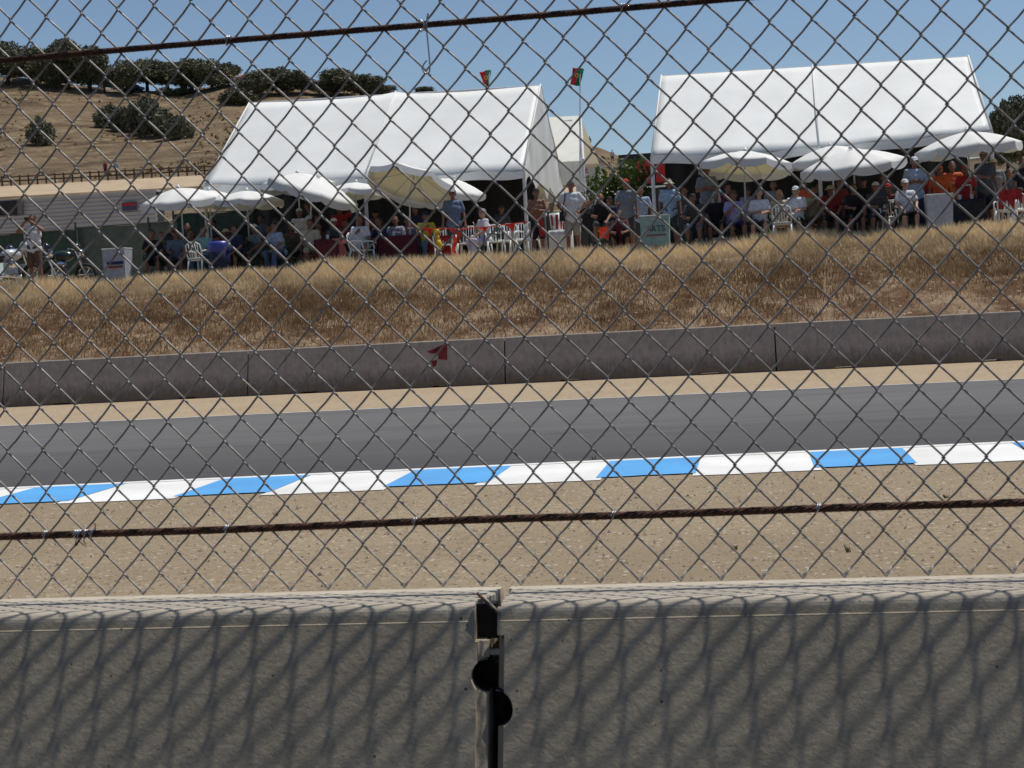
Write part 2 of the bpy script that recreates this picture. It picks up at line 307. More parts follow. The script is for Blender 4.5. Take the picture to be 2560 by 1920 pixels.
patch=np.sin(gx*.9+gy_*.5)+np.sin(gx*.37-gy_*1.3+1)+np.sin(gx*2.3+gy_*2.1)*.6
keep=((patch>-1.6)|(gy_>35.4)|(RNG.random(N)<.3))&~((gy_<33.2+np.sin(gx*1.1))&(RNG.random(N)<.65*np.clip((gx+1)/5,0,1)))
a=RNG.random(N)*6.28; lean=RNG.normal(0,.35,N); wd=.007+.008*RNG.random(N)
for i in np.nonzero(keep)[0]:
    x,y=gx[i],gy_[i]; z=gz_(y)+.05*n2(x,y)-.02; c,s_=math.cos(a[i])*wd[i],math.sin(a[i])*wd[i]; q=len(v)
    hh=h[i]*(1+.25*max(0,math.sin(x*1.7)+math.sin(x*.6+1)))*.85
    v+= [(x-c,y-s_,z),(x+c,y+s_,z),(x+lean[i]*hh,y+a[i]*.01,z+hh)]; f.append((q,q+1,q+2))
me=bpy.data.meshes.new('dry_grass'); me.from_pydata(v,[],f); me.materials.append(M_grass); tag(ob('dry_grass',me),'dry straw coloured grass over the embankment','grass',kind='stuff')
# ---------------------------------------------------------------- hills
U=[-700,-300,0,100,200,300,450,560,640,750,900,1050,1150,1250,1350,1420,1458,1505,1551,1650,1900,2200,2400,2560,2900,3300]
SK=[205,192,190,198,213,224,230,210,217,220,226,232,250,285,330,350,360,371,392,415,440,430,400,380,360,350]
RY=[300]*12+[290,275,262,255,250,246,240,230,200,170,160,150,150,150]
def terrain(name,us,rows,m,nu=240,amp=0.):
    g=[]
    for r in rows:
        row=[]
        for i in range(nu+1):
            u=us[0]+(us[1]-us[0])*i/nu; vv,Yy=r(u); p=at(u,vv,Yy)
            if amp: p.z+=amp*math.sin(u*.021+Yy*.05)*math.sin(u*.0093+Yy*.11+1)
            row.append(p)
        g.append(row)
    b=MB(); b.sheet(g); return tag(b.build(name,m,smooth=True),kind='structure')
sk=lambda u:float(np.interp(u,U,SK)); ry=lambda u:float(np.interp(u,U,RY))
rail=lambda u:float(np.interp(u,[-700,515,1200,3300],[503,436,470,430]))
rb=lambda u:max(rail(u),sk(u)+12)
NR=26
rows=[lambda u:(rb(u)+40,72.),lambda u:(rb(u)+34,120.)]
rows=[lambda u:(849.5-.0535*u-76,72.),lambda u:(rb(u)+120,90.),lambda u:(rb(u)+58,110.),lambda u:(rb(u)+28,min(150.,ry(u)-45))]
terrain('dirt_road',(-700,3300),[lambda u:(rb(u)+30,min(149.,ry(u)-46)),lambda u:(rb(u)+1,min(178.,ry(u)-22))],M_dirt)
terrain('lower_hillside',(-700,3300),rows,M_hill)
hr=[]
for q in range(NR+1):
    t=q/NR
    hr.append(lambda u,t=t:(rb(u)+1+(sk(u)-rb(u)-1)*t+2.2*math.sin(u*.03+t*9)*math.sin(t*math.pi), min(178.,ry(u)-22)+(ry(u)-min(178.,ry(u)-22))*t**1.2))
for q in (1,2,3): hr.append(lambda u,q=q:(sk(u)+q*22,ry(u)+30*q))
terrain('hillside',(-700,3300),hr,M_hill)
def hillpt(u,vv):           # point on the hillside under pixel (u,vv)
    t=(rb(u)+1-vv)/max(1,(rb(u)+1-sk(u))); t=min(1,max(0,t)); Y0=min(178.,ry(u)-22)
    return at(u,vv,Y0+(ry(u)-Y0)*t**1.2)
b=MB()
for q in range(1600):
    u=random.uniform(-80,620) if q<1300 else random.uniform(1400,1660); lo,hi=rb(u),sk(u); vv=lo-(lo-hi)*random.random()**.9; g=hillpt(u,vv); 
    if math.sin(g.x*.13+g.y*.05)+math.sin(g.x*.05-g.y*.09+2)+math.sin(g.x*.31)*.5<.15+random.uniform(-.5,.5): continue
    r_=random.uniform(.12,.55)*random.choice((1,1,.6)); h_=random.uniform(.15,.5)
    for k_ in range(4):
        a=random.random()*6.28; b.add([g+Vector((-r_*math.cos(a),-r_*math.sin(a),-.1)),g+Vector((r_*math.cos(a),r_*math.sin(a),-.1)),g+Vector((r_*.5*math.cos(a+1),r_*.5*math.sin(a+1),h_))],[(0,1,2)])
tag(b.build('dry_scrub',mat('scrub',(.30,.22,.12),.9,.3,.35,col2=(.11,.08,.045),trans=(.3,(.3,.2,.1)))),'low dry scrub and weeds over the hillside','scrub',kind='stuff')
# ---------------------------------------------------------------- trees
def crown_mesh(name,lobes,nleaf,ls,m,seed):
    r=np.random.default_rng(seed); v=[];f=[]
    wts=np.array([l[3]*l[4]*l[5] for l in lobes])**.67; wts/=wts.sum()
    for i in range(nleaf):
        l=lobes[r.choice(len(lobes),p=wts)]; d=r.normal(size=3); d/=np.linalg.norm(d); rad=r.random()**.28*(1+.22*math.sin(d[0]*7+l[0]*3)*math.sin(d[2]*6+l[1]))
        c=np.array(l[:3])+d*rad*np.array(l[3:6]); s=ls*r.uniform(.5,1.3)
        a=r.normal(size=3); a/=np.linalg.norm(a); e=np.cross(a,r.normal(size=3)); e/=np.linalg.norm(e); q=len(v)
        v+=[tuple(c-a*s),tuple(c+e*s*.6),tuple(c+a*s),tuple(c-e*s*.6)]; f.append((q,q+1,q+2,q+3))
    me=bpy.data.meshes.new(name); me.from_pydata(v,[],f); me.materials.append(m); return me
def trunk_mesh(h,r,lobes,m):
    b=MB(); b.tube([(0,0,-.6),(.05,0,h*.5),(0,.05,h)],[r*1.25,r*.9,r*.7],8)
    for l in lobes: b.tube([(0,.05,h*.8),(l[0]*.45,l[1]*.45,h+(l[2]-h)*.4),(l[0]*.9,l[1]*.9,l[2])],[r*.55,r*.35,r*.12],6)
    return b.mesh('trunk',m,True)
TV=[]
for sd in range(4):
    r=random.Random(sd+3); L=[]
    for q in range(7):
        a=q*6.28/7+r.random(); d=r.uniform(1.4,3.0); L.append((d*math.cos(a),d*math.sin(a)*.8,r.uniform(2.0,4.8),r.uniform(1.4,2.2),r.uniform(1.3,2.0),r.uniform(1.1,1.6)))
    L.append((0,0,4.9,2.1,2.0,1.4)); L.append((r.uniform(-1,1),.2,2.6,2.6,1.8,1.5))
    TV.append((crown_mesh('crown',L,9500,.21,M_leaf,sd),trunk_mesh(2.4,.3,L,M_bark)))
BV=[]
for sd in range(3):
    r=random.Random(sd+30); L=[(r.uniform(-1.2,1.2),r.uniform(-.8,.8),r.uniform(.6,1.7),r.uniform(.8,1.3),r.uniform(.8,1.2),r.uniform(.7,1.1)) for q in range(6)]
    BV.append((crown_mesh('crown',L,4200,.16,M_leaf,sd+50),trunk_mesh(.5,.12,L,M_bark)))
def tree(px,base,top,widthpx,lab,variant,bush=False,Yd=None,group='oak trees along the hill crest',name='oak_tree'):
    Y0=Yd or hillpt(px,base).y; p=at(px,base,Y0); hgt=(base-top)/F*Y0
    V=(BV if bush else TV)[variant]; H0=2.7 if bush else 6.3; W0=4.4 if bush else 8.
    t=empty(name,p,lab,'bush' if bush else 'tree',group,rz=variant*1.3+px*.01)
    H0*=.82; W0*=.74
    s=hgt/H0; sx=widthpx/F*Y0/W0; t.scale=(sx,sx,s)
    ob('crown',V[0],t); ob('trunk',V[1],t)
T=[(20,212,118,110,'oak at the far left end of the hilltop row'),(78,205,128,100,'second hilltop oak, partly behind the rusty upper cable'),(130,222,150,90,'low dark oak left of the tallest hilltop oak'),(170,222,120,120,'tall dark oak on hilltop beside the white parked car'),
(225,228,132,110,'tallest dark hilltop oak, right of the parked car'),(262,232,175,60,'low round oak at the right foot of the tallest oak'),(318,236,163,90,'stand-alone oak with visible trunk beside the blue car'),(368,220,158,80,'oak behind gap right of the trunk-showing oak'),
(420,225,166,90,'small oak left of the broad hilltop oak'),(480,232,160,110,'broad oak in the middle of the hilltop row'),(530,226,164,95,'oak with bare lower branches near the hilltop canopies'),(573,214,165,50,'thin oak tip at the right end of the left row')]
for i,a in enumerate(T): tree(*a,i%4)
T=[(640,246,190,90,'oak just above the left end of the white tent ridge'),(700,238,180,100,'dark oak left of centre above the left tent'),(755,235,196,70,'low oak between the two large oaks above the left tent'),(838,240,184,110,'large oak crown rising above the left tent roof'),(905,246,196,110,'oak sloping down to the tent ridge seam'),(950,246,218,60,'small low oak next to the tent ridge seam')]
for i,a in enumerate(T): tree(*a,(i+1)%4)
tree(595,262,222,90,'dark bush touching the left corner of the tent ridge',1,True,group='bushes on the dry hill',name='bush')
tree(1060,234,220,60,'tiny bush peeping over the left tent ridge',0,True,group='bushes on the dry hill',name='bush')
for a in[(106,362,303,72,'round dark bush alone low on the left hillside',0),(275,318,262,70,'bush at left end of the hillside clump',1),(330,326,272,90,'low middle bush of the hillside clump',2),(365,334,252,90,'tallest bush of the hillside clump',0),(405,342,262,100,'big round bush in the hillside clump',1),(445,350,292,70,'right end bush of the hillside clump',2),(455,238,222,60,'low shadowy bush under the broad hilltop oak',0),(420,238,220,50,'small scrub under the hilltop oaks',1)]:
    tree(a[0],a[1],a[2],a[3],a[4],a[5],True,group='bushes on the dry hill',name='bush')
for i,a in enumerate([(2520,420,288,74,'dark tree top at the right edge beside the right tent'),(2560,440,282,120,'dark tree cut by the right edge of the photo'),(2485,430,330,70,'low dark tree behind the rightmost umbrella'),(2620,440,290,140,'tree beyond the right edge')][:3]): tree(*a,i%4,Yd=120.,group='dark trees at the right')
# young leafy tree between the tents
t=empty('small_tree',(xat(1552,46,4),46,gz_(46)),'bright green leafy young tree between the two tents','tree')
L=[(-.55,0,2.2,.55,.5,.6),(.35,0,2.5,.6,.5,.55),(0,0,1.7,.6,.5,.6),(.55,.1,1.8,.45,.4,.6),(-.3,0,1.5,.5,.4,.5)]
ob('crown',crown_mesh('crown',L,2600,.075,M_leafb,77),t); ob('trunk',trunk_mesh(1.,.05,L,M_bark),t)
# ---------------------------------------------------------------- rail fence, cars, canopies on the hill
f_=empty('rail_fence',(0,0,0),'dark wooden post and rail fence along the foot of the hill','fence')
pts=[at(u,rb(u)-1,min(178.,ry(u)-22)-.5) for u in range(-60,560,22)]
for hh in(.45,.95):
    b=MB(); b.tube([p+Vector((0,0,hh)) for p in pts],.09,6); b.build('rail',M_wood,f_)
for p in pts:
    b=MB(); b.tube([(0,0,-.5),(0,0,1.15)],.11,6); b.build('post',M_wood,f_,loc=p)
def car(px,py,ang,col,lab):
    p=hillpt(px,py); t=empty('parked_car',p,lab,'car','cars parked on the hilltop',rz=ang)
    b=MB(); prof=[(-2.2,.3),(-2.2,.8),(-1.4,.95),(-.9,1.42),(.7,1.45),(1.2,.98),(2.1,.85),(2.2,.35)]
    n=len(prof); b.add([(x,yy,z) for yy in(-.85,.85) for x,z in prof],[tuple(range(n))[::-1],tuple(range(n,2*n))]+[(i,(i+1)%n,n+(i+1)%n,n+i) for i in range(n)])
    b.build('body',mat('car_'+lab[:6],col,.3,.03,2,spec=.5),t)
    b=MB(); b.box((-.1,0,1.2),(1.7,1.72,.32)); b.build('window',M_glass,t)
    for sx in(-1.35,1.35):
        for sy in(-.8,.8):
            b=MB(); b.tube([(sx,sy-.1,.33),(sx,sy+.1,.33)],.33,12); b.build('wheel',M_rubber,t)
car(44,192,.2,(.45,.55,.45),'pale green car parked at the top left of the hill'); car(150,212,.1,(.7,.7,.7),'white car under the tall hilltop oak'); car(334,230,-.2,(.08,.14,.35),'small blue car beside the stand-alone oak'); car(28,186,.1,(.12,.14,.2),'dark car behind the pale green one')
def pop(px,py,wm,col,lab):
    p=hillpt(px,py); t=empty('canopy_tent',p,lab,'canopy','small canopies on the hill crest'); b=MB(); h=wm/2
    b.add([(-h,-h,2),(h,-h,2),(h,h,2),(-h,h,2),(0,0,3)],[(0,1,4),(1,2,4),(2,3,4),(3,0,4)]); b.build('roof',mat('pop_'+lab[:5],col,.7),t)
    for x in(-h,h):
        for y in(-h,h): b=MB(); b.tube([(x,y,-.3),(x,y,2)],.05,5); b.build('pole',M_pole,t)
pop(566,218,3.2,(.60,.48,.22),'yellow canopy on the hill crest'); pop(612,222,3.4,(.75,.22,.12),'orange canopy on the hill crest'); pop(634,222,2.6,(.7,.62,.4),'cream canopy on the hill crest')
# ---------------------------------------------------------------- near concrete barriers
def extrude(prof,x0,x1,name,m,nx=1,bev=0):
    b=MB(); n=len(prof); xs=[x0+(x1-x0)*i/nx for i in range(nx+1)]
    b.add([(x,y,z) for x in xs for y,z in prof],[tuple(range(n))[::-1],tuple(nx*n+i for i in range(n))]+[(q*n+i,q*n+(i+1)%n,(q+1)*n+(i+1)%n,(q+1)*n+i) for q in range(nx) for i in range(n)])
    return b.mesh(name,m)
ZT=.9057; YB=2.592; YF=2.44
def nearprof():
    p=[(YB+.20,0.),(YB+.19,.1),(YB+.004,ZT-.02),(YB-.006,ZT-.001),(YB-.03,ZT),(YF+.016,ZT)]
    for q in range(1,6):
        a=q/5*math.radians(72); p.append((YF+.016-.022*math.sin(a),ZT-.022*(1-math.cos(a))))
    y,z=p[-1]; p+=[(y-.0045,z-.0125),(y-.0062,z-.0135),(y-.0068,z-.0155)]
    y,z=p[-1]; p+=[(y-.405*(z-.28),.28),(y-.405*(z-.28)-.02,0.)]
    return p
NP=nearprof()
def cutter(mk):
    b=MB(); mk(b); me=b.mesh('c'); o=bpy.data.objects.new('c',me); COL.objects.link(o); return o
def cut(me,cutters):
    o=bpy.data.objects.new('t',me); COL.objects.link(o)
    for c in cutters:
        m=o.modifiers.new('b','BOOLEAN'); m.operation='DIFFERENCE'; m.object=c; m.solver='EXACT'
    dg=bpy.context.evaluated_depsgraph_get(); r=bpy.data.meshes.new_from_object(o.evaluated_get(dg)); bpy.data.objects.remove(o)
    for c in cutters: bpy.data.objects.remove(c)
    return r
XL=at(1214,1750,2.37).x; XR=at(1238,1750,2.37).x     # facing ends of the two barriers
def wedge(x,dx):          # vertical chamfer on the front end edge
    def mk(b):
        def yf(z): return YF-.02-.405*(ZT-.05-z)-.1
        vs=[]
        for z in(-.1,ZT-.045):
            y0=yf(z)+.1-.002
            vs+=[(x+dx*1.6,y0-.012,z),(x-dx*.15,y0+.035,z),(x-dx*.15,y0-.3,z),(x+dx*1.6,y0-.3,z)]
        b.add(vs,[(0,1,2,3),(4,5,6,7),(0,1,5,4),(1,2,6,5),(2,3,7,6),(3,0,4,7)])
    return mk
def wedge2(x,sg,wd,dp):
    # prism removed from the front corner: triangle (x,front)->(x-sg*wd,front)->(x,front+wd*1.4)
    def mk(b):
        vs=[]
        for z in(-.1,ZT-.05):
            yf=YF-.012-.405*(ZT-.05-z)
            vs+=[(x+sg*.05,yf-.1,z),(x-sg*wd-sg*.0,yf-.1,z),(x-sg*wd,yf+.002,z),(x+sg*.0,yf+dp,z),(x+sg*.05,yf+dp,z)]
        b.add(vs,[(0,1,2,3,4),(9,8,7,6,5)]+[(i,(i+1)%5,5+(i+1)%5,5+i) for i in range(5)])
    return mk
def cyl(x,z,r,y0,y1): return lambda b:b.tube([(x,y0,z),(x,y1,z)],r,28)
def bx(c,d): return lambda b:b.box(c,d)
pH1=at(1206,1706,2.36); pH2=at(1226,1790,2.34)
meL=cut(extrude(NP,XL-5.1,XL,'body',M_conc),[cutter(f) for f in(wedge2(XL,1,.018,.008),cyl(XL+.0,pH1.z,.027,2.0,2.47),bx((XL-.0,YF+.0,ZT-.03),(.046,.07,.062)),bx((XL,2.5,.4),(.012,.12,1.1)))])
meR=cut(extrude(NP,XR,XR+5.1,'body',M_conc),[cutter(f) for f in(wedge2(XR,-1,.012,.014),cyl(XR-.002,pH2.z,.029,2.0,2.47),bx((XR,2.5,.4),(.012,.12,1.1)))])
for me,x,lab in((meL,XL-2.5,'near concrete barrier section left of the joint, striped with fence shadow'),(meR,XR+2.5,'near concrete barrier section right of the joint, striped with fence shadow')):
    t=empty('concrete_barrier',(x,2.5,0),lab,'barrier','near concrete barrier sections'); o=ob('body',me,t,(-x,-2.5,0))
    if x>-2:
        b=MB()   # broken lip of the barrier end
        q=[(0,.0),(.010,.004),(.016,.011),(.018,.020),(.012,.026),(.0,.024)]
        b.add([(XR+.002+u*.9-.03-x,YF+.02+w_*3.-2.5,ZT+.0035) for u,w_ in q]+[(XR+.002+u*.9-.03-x,YF+.02+w_*3.-2.5,ZT-.02) for u,w_ in q],[tuple(range(6)),tuple(range(11,5,-1))]+[(i,(i+1)%6,6+(i+1)%6,6+i) for i in range(6)]); b.build('broken_lip',M_conc,t)
t=empty('joint_clamp',(XL+.012,2.441,.84),'bent steel plate and strap bridging the gap between the near barriers','clamp')
b=MB(); b.tube([(-.022,-.0,.076),(-.004,-.008,.060),(.008,-.006,.048),(.010,-.008,.0),(.010,-.006,-.03)],.0032,6); b.build('bent_plate',mat('old_metal',(.42,.38,.30),.6,.2,30,metal=.3),t,smooth=True)
b=MB(); b.box((-.020,.028,.032),(.036,.026,.058)); b.build('notch_shade_block',M_black,t)  # black box added so the notch looks deep in shade
b=MB(); b.tube([(-.030,-.0,.082),(-.012,-.006,.066),(-.001,-.010,.054)],.0028,6); b.build('loop',M_rust,t,smooth=True)
b=MB(); b.box((-.002,-.009,-.014),(.034,.010,.008)); b.build('strap',M_tie,t)
b=MB(); b.tube([(.004,.005,-.02),(.004,-.02,-.25),(.004,-.12,-.62)],.0025,6); b.build('pin',M_rust,t)
def halfcup(cx,cz,r,sg,par,off):
    b=MB(); n=20; an=[sg*(-math.pi/2+math.pi*i/n) for i in range(n+1)]
    ring=lambda rr,y:[(cx+sg*rr*math.cos(a)-off[0],y-off[1],cz+rr*math.sin(a)-off[2]) for a in an]
    yf=2.428-.405*(.875-cz)+.013; b.sheet([ring(r,yf),ring(r,2.455),ring(.0005,2.455)]); b.build('hole_shade_cup',M_black,par,smooth=False)  # black half cup, puts the shade of the end hole into colour
for o_,args in(((XL-2.5,2.5,0),(XL,pH1.z,.0262,-1)),((XR+2.5,2.5,0),(XR-.002,pH2.z,.0282,1))):
    par=[q for q in COL.objects if q.name.startswith('concrete_barrier') and abs(q.location.x-o_[0])<.01][0]; halfcup(*args,par,o_)
t=empty('gap_light_block',((XL+XR)/2,2.5,0),'rusty plate added in the gap between the near barriers to block light','plate'); b=MB(); b.box((0,.02,.40),(XR-XL-.001,.12,.80)); b.build('plate',M_rust,t)  # added to stop sunlight coming through the gap
# ---------------------------------------------------------------- far concrete barriers
def farprof():
    h=.905; return [(.52,0),(.505,.12),(.34,h-.015),(.33,h),(.20,h),(.185,h-.015),(.0,.14),(.0,0.)]
def scup(x): return lambda b:b.box((x,.2,.0),(.34,.9,.075))
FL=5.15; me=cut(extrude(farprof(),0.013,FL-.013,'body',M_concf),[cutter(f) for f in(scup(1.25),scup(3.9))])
names={-5:'far barrier section beyond the left edge',-4:'far barrier section, third left of the red mark, cut by photo edge',-3:'far barrier section second from the left edge',-2:'far barrier section at the left, one left of the red painted mark',-1:'far barrier section carrying the red painted mark',0:'far barrier section just right of the red mark, centre right',1:'far barrier section at the right edge of the photo',2:'far barrier section past the right edge',3:'farthest right far barrier section'}
for i in range(-4,3):
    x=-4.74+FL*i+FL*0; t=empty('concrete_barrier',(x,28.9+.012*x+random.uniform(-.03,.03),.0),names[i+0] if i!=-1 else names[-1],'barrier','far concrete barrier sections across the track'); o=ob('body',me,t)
    b=MB(); b.box((FL,.27,.42),(.022,.10,.84)); b.build('joint_light_block',M_dark,t)  # dark box added to block light from behind the joint
    t.rotation_euler=(0,0,.012+random.uniform(-.0015,.0015))
    if i==-1:
        m_=mat('worn_red_paint',(.25,.035,.035),.85,.4,9,col2=(.12,.02,.02))
        def pq(px,py):
            for k_ in range(3): pass
            z=at(px,py,29.05).z; y=.0+.185*(z-.14)/.75-.004; return (at(px,py,28.9+.012*x+y).x-x,y-.002,z)
        b=MB()
        for poly in([(1094,866),(1117,858),(1117,900),(1095,898)],[(1066,879),(1094,868),(1090,882),(1078,884)],[(1075,902),(1092,899),(1090,912),(1082,918)],[(1094,866),(1080,876),(1086,884),(1096,880)]):
            b.add([pq(*p) for p in poly],[tuple(range(len(poly)))])
        o2=b.build('painted_mark',m_,t); o2['label']='worn red arrow-like paint patch'
# ---------------------------------------------------------------- chain link fence
CX=[-1.29882,-.00461,.00253,-.00095,.88403,-.00525,-.00201,.00653,.00419,-.00367]
CZ=[.9129,.49693,-.00035,.00011,.00681,.00488,-.00024,-.0062,-.00257,.00152]
def poly(c,i,j):
    u,w_=i/13,j/13; return c[0]+c[1]*w_+c[2]*w_**2+c[3]*w_**3+c[4]*u+c[5]*u*w_+c[6]*u*w_**2+c[7]*u*u+c[8]*u*u*w_+c[9]*u**3
def knot(i,j):
    ii=min(max(i,-1),26); jj=min(max(j,0),27)
    return poly(CX,ii,jj)+(i-ii)*.068, poly(CZ,ii,jj)+(j-jj)*.0383
FY=2.555
fen=empty('chain_link_fence',(-.45,FY,ZT),'galvanised chain link fence with rusty cables standing over the near barrier','fence')
b=MB(); J=60; fo=Vector((-.45,FY,ZT))
for w_ in range(-70,94):
    pts=[]; kn=[]
    for j in range(J+1):
        left=((w_+j)%2==0); x,z=knot((w_ if left else w_+1)/2,j)
        jit=.0006; x+=random.uniform(-jit,jit); z+=random.uniform(-jit,jit)
        kn.append((x+(-.0016 if left else .0016),z,left))
    for j in range(J+1):
        x,z,left=kn[j]; pts.append((x,FY,z))
        if j<J:
            x1,z1,_=kn[j+1]; sg=-1 if left else 1    # '/' strands behind, '\' strands in front
            # rising from a left apex goes right: '/', rising from a right apex goes left: '\'
            yo=.0022 if left else -.0022
            for t_ in(.09,.5,.91):
                bow=.0011*math.sin(t_*math.pi)*(1 if left else -1)
                pts.append((x+(x1-x)*t_+bow*.6,FY+yo,z+(z1-z)*t_-bow))
    b.tube([Vector(p)-fo for p in pts],.00185,6)
# knuckled ends at the bottom tips
for i in range(-30,44):
    x,z=knot(i,0); p=Vector((x,FY-.002,z))-fo
    b.tube([p+Vector((-.009,.002,.013)),p+Vector((-.003,-.001,.003)),p+Vector((.001,-.003,-.001)),p+Vector((.005,0,.004)),p+Vector((.010,.003,.014))],.0018,6)
b.build('wire_mesh',M_steel,fen,smooth=True)
def cable(zf,r,pitch,name):
    c=empty('steel_cable',(0,0,0),None,None); c.parent=fen; 
    return c
def rope(zfun,rs,rr,pitch,lab):
    b=MB(); n=7
    for s_ in range(n):
        pts=[]; x=-2.6
        while x<2.2:
            a=2*math.pi*(s_/n+x/pitch); pts.append(Vector((x,FY-.0065-rs*math.cos(a),zfun(x)+rs*math.sin(a)))-fo); x+=pitch/14
        b.tube(pts,rr,6)
    b.tube([Vector((x,FY-.0065,zfun(x)))-fo for x in(-2.6,-1.3,0,1.,2.2)],rs*.9,6)
    o=b.build('steel_cable',M_rust,fen,smooth=True); o['label']=lab; return o
zl=lambda x:1.0285-.004*math.exp(-((x+1.2)/.5)**2)+.0006*math.sin(x*9)
zu=lambda x:1.8735+.001*math.sin(x*5)
rope(zl,.0046,.0023,.085,'lower rusty twisted cable'); rope(zu,.0038,.0018,.06,'upper rusty twisted cable')
def ring(x,zf,R=.0078):
    b=MB(); z=zf(x); pts=[]
    for q in range(26):
        a=q/25*2*math.pi*1.6; pts.append(Vector((x+.006*(q/25-.5)+.003*math.sin(a),FY-.0065-R*math.cos(a),z+R*math.sin(a)))-fo)
    b.tube(pts,.0012,6); b.build('wire_tie',M_tie,fen,smooth=True)
for px,zf in((113,zl),(567,zl),(1038,zl),(1535,zl),(2047,zl),(198,zl),(214,zl),(230,zl),(190,zl),(567,zu),(1063,zu),(1557,zu)):
    ring(at(px,1330 if zf is zl else 60,FY-.007).x,zf)
b=MB()
for q in range(5):
    p=at(195+q*4,1340,FY-.012)-fo; b.tube([p,p+Vector((random.uniform(-.006,.006),-.006,-.008)),p+Vector((random.uniform(-.012,.012),-.004,-.017))],.0009,5)
p=at(238,1325,FY-.012)-fo; b.tube([p,p+Vector((.002,-.003,.013))],.001,5)
o=b.build('frayed_strands',M_rust,fen,smooth=True)
b=MB(); P=[(1063,78),(1066,62),(1071,32),(1067,48),(1066,70),(1069,100),(1073,140),(1075,165),(1074,180),(1067,184),(1059,180),(1055,170),(1060,160),(1067,151)]
b.tube([at(x,y,FY-.010-(.004 if y<90 else .0))-fo for x,y in P],.0014,6); o=b.build('hook_wire',M_tie,fen,smooth=True)
b=MB(); P=[(1040,52),(1052,50),(1059,58),(1060,74),(1053,80),(1050,72)]
b.tube([at(x,y,FY-.019)-fo for x,y in P],.0012,6); b.build('hook_wire',M_tie,fen,smooth=True)
# ---------------------------------------------------------------- tents
def seg(b,p,q,r=.04,n=8): b.tube([p,q],r,n)
def tent(x0,x1,yf,yr,yb,ze,zr,lab,gl,gr,seams,slant=0.,zg=2.78,valbot=.24,gable_drop=.9):
    t=empty('party_tent',((x0+x1)/2,yr,zg),lab,'tent','white party tents'); ox,oy,oz=(x0+x1)/2,yr,zg
    def sag(u,w_):   # u along, w from eave to ridge
        return -.05*math.sin(math.pi*w_)*(.6+.4*math.sin(u*14))+.015*math.sin(u*40)*(1-w_)**3
    for side,ye in(('front',yf),('back',yb)):
        g=[]
        for j in range(11):
            w_=j/10; row=[]
            for i in range(49):
                u=i/48; x=x0+(x1-x0)*u+slant*w_
                z=ze(u)+(zr(u)-ze(u))*w_+sag(u,w_)
                if j==0: z+=.03*math.sin(u*31)
                row.append((x-ox,ye+(yr-ye)*w_-oy,z-oz))
            g.append(row)
        b=MB(); b.sheet(g); me=modded(b.mesh('roof',M_white,True),[('SOLIDIFY',dict(thickness=.012))],'roof'); ob('roof',me,t)
        g=[]
        for j in range(4):
            row=[]
            for i in range(97):
                u=i/96; d=valbot*(j/3)*(1 if side=='back' else .92+.08*math.sin(u*23)); row.append((x0+(x1-x0)*u-ox,ye-oy-(.02+.015*math.sin(u*120+j))*(1 if side=='front' else -1),ze(u)+.03*math.sin(u*31)-d-.012-oz))
            g.append(row)
        b=MB(); b.sheet(g); b.build('valance',M_white,t,smooth=True)
    for gx,u,on in((x0,0,gl),(x1,1,gr)):
        if not on: continue
        g=[]; sgn=-1 if u==0 else 1
        for i in range(41):
            q=i/40; y=yf+(yb-yf)*q; w_=1-abs(2*q-1); top=ze(u)+(zr(u)-ze(u))*w_-.02
            bot=ze(u)-.30-.22*(1-abs(math.cos(q*math.pi*4.5))**.6)*0-.0
            bot=ze(u)-.52+.42*abs(math.sin(q*math.pi*4))**.5
            fold=.05*math.sin(q*26)+.03*math.sin(q*61+1)
            g.append([(gx-ox+slant*w_*(1-k_/8)+sgn*(fold*math.sin(k_/8*2.6)+.012),y-oy,top+(bot-top)*k_/8-oz) for k_ in range(9)])
        b=MB(); b.sheet(g); o=b.build('gable_wall',M_white,t,smooth=True)
    for u in[0]+seams+[1]:
        x=x0+(x1-x0)*u
        for ye in(yf,yb):
            b=MB(); b.tube([(x-ox,ye+.06*(1 if ye==yf else -1)-oy,-.05),(x-ox,ye+.06*(1 if ye==yf else -1)-oy,ze(u)-oz-.02)],.05,10); b.build('leg_pole',M_pole,t)
        b=MB(); b.tube([(x-ox,yf-.012-oy,ze(u)-oz+.0),(x-ox+slant,yr-oy,zr(u)-oz+.01),(x-ox,yb+.012-oy,ze(u)-oz+.0)],.028,8); b.build('rafter_tube',M_white,t,smooth=True)
    b=MB(); b.tube([(x0-ox+slant,0,zr(0)-oz-.03),(x1-ox+slant,0,zr(1)-oz-.03)],.035,8); b.build('ridge_tube',M_pole,t)
    return t
tent(-15.0,-5.93,41,45.5,50,lambda u:5.36-.14*u,lambda u:8.27-.15*u+.05*math.exp(-((u-.51)/.03)**2)-.04*math.sin(u*2*math.pi)**2,'left white party tent with a grey shaded scalloped end, behind five umbrellas',False,True,[.51])
tent(-2.45,6.32,41,45.5,50,lambda u:5.36+.07*u-.12*math.sin(math.pi*u),lambda u:8.12-.12*u,'right white party tent, rising highest, behind three umbrellas',False,False,[.5],slant=.13)
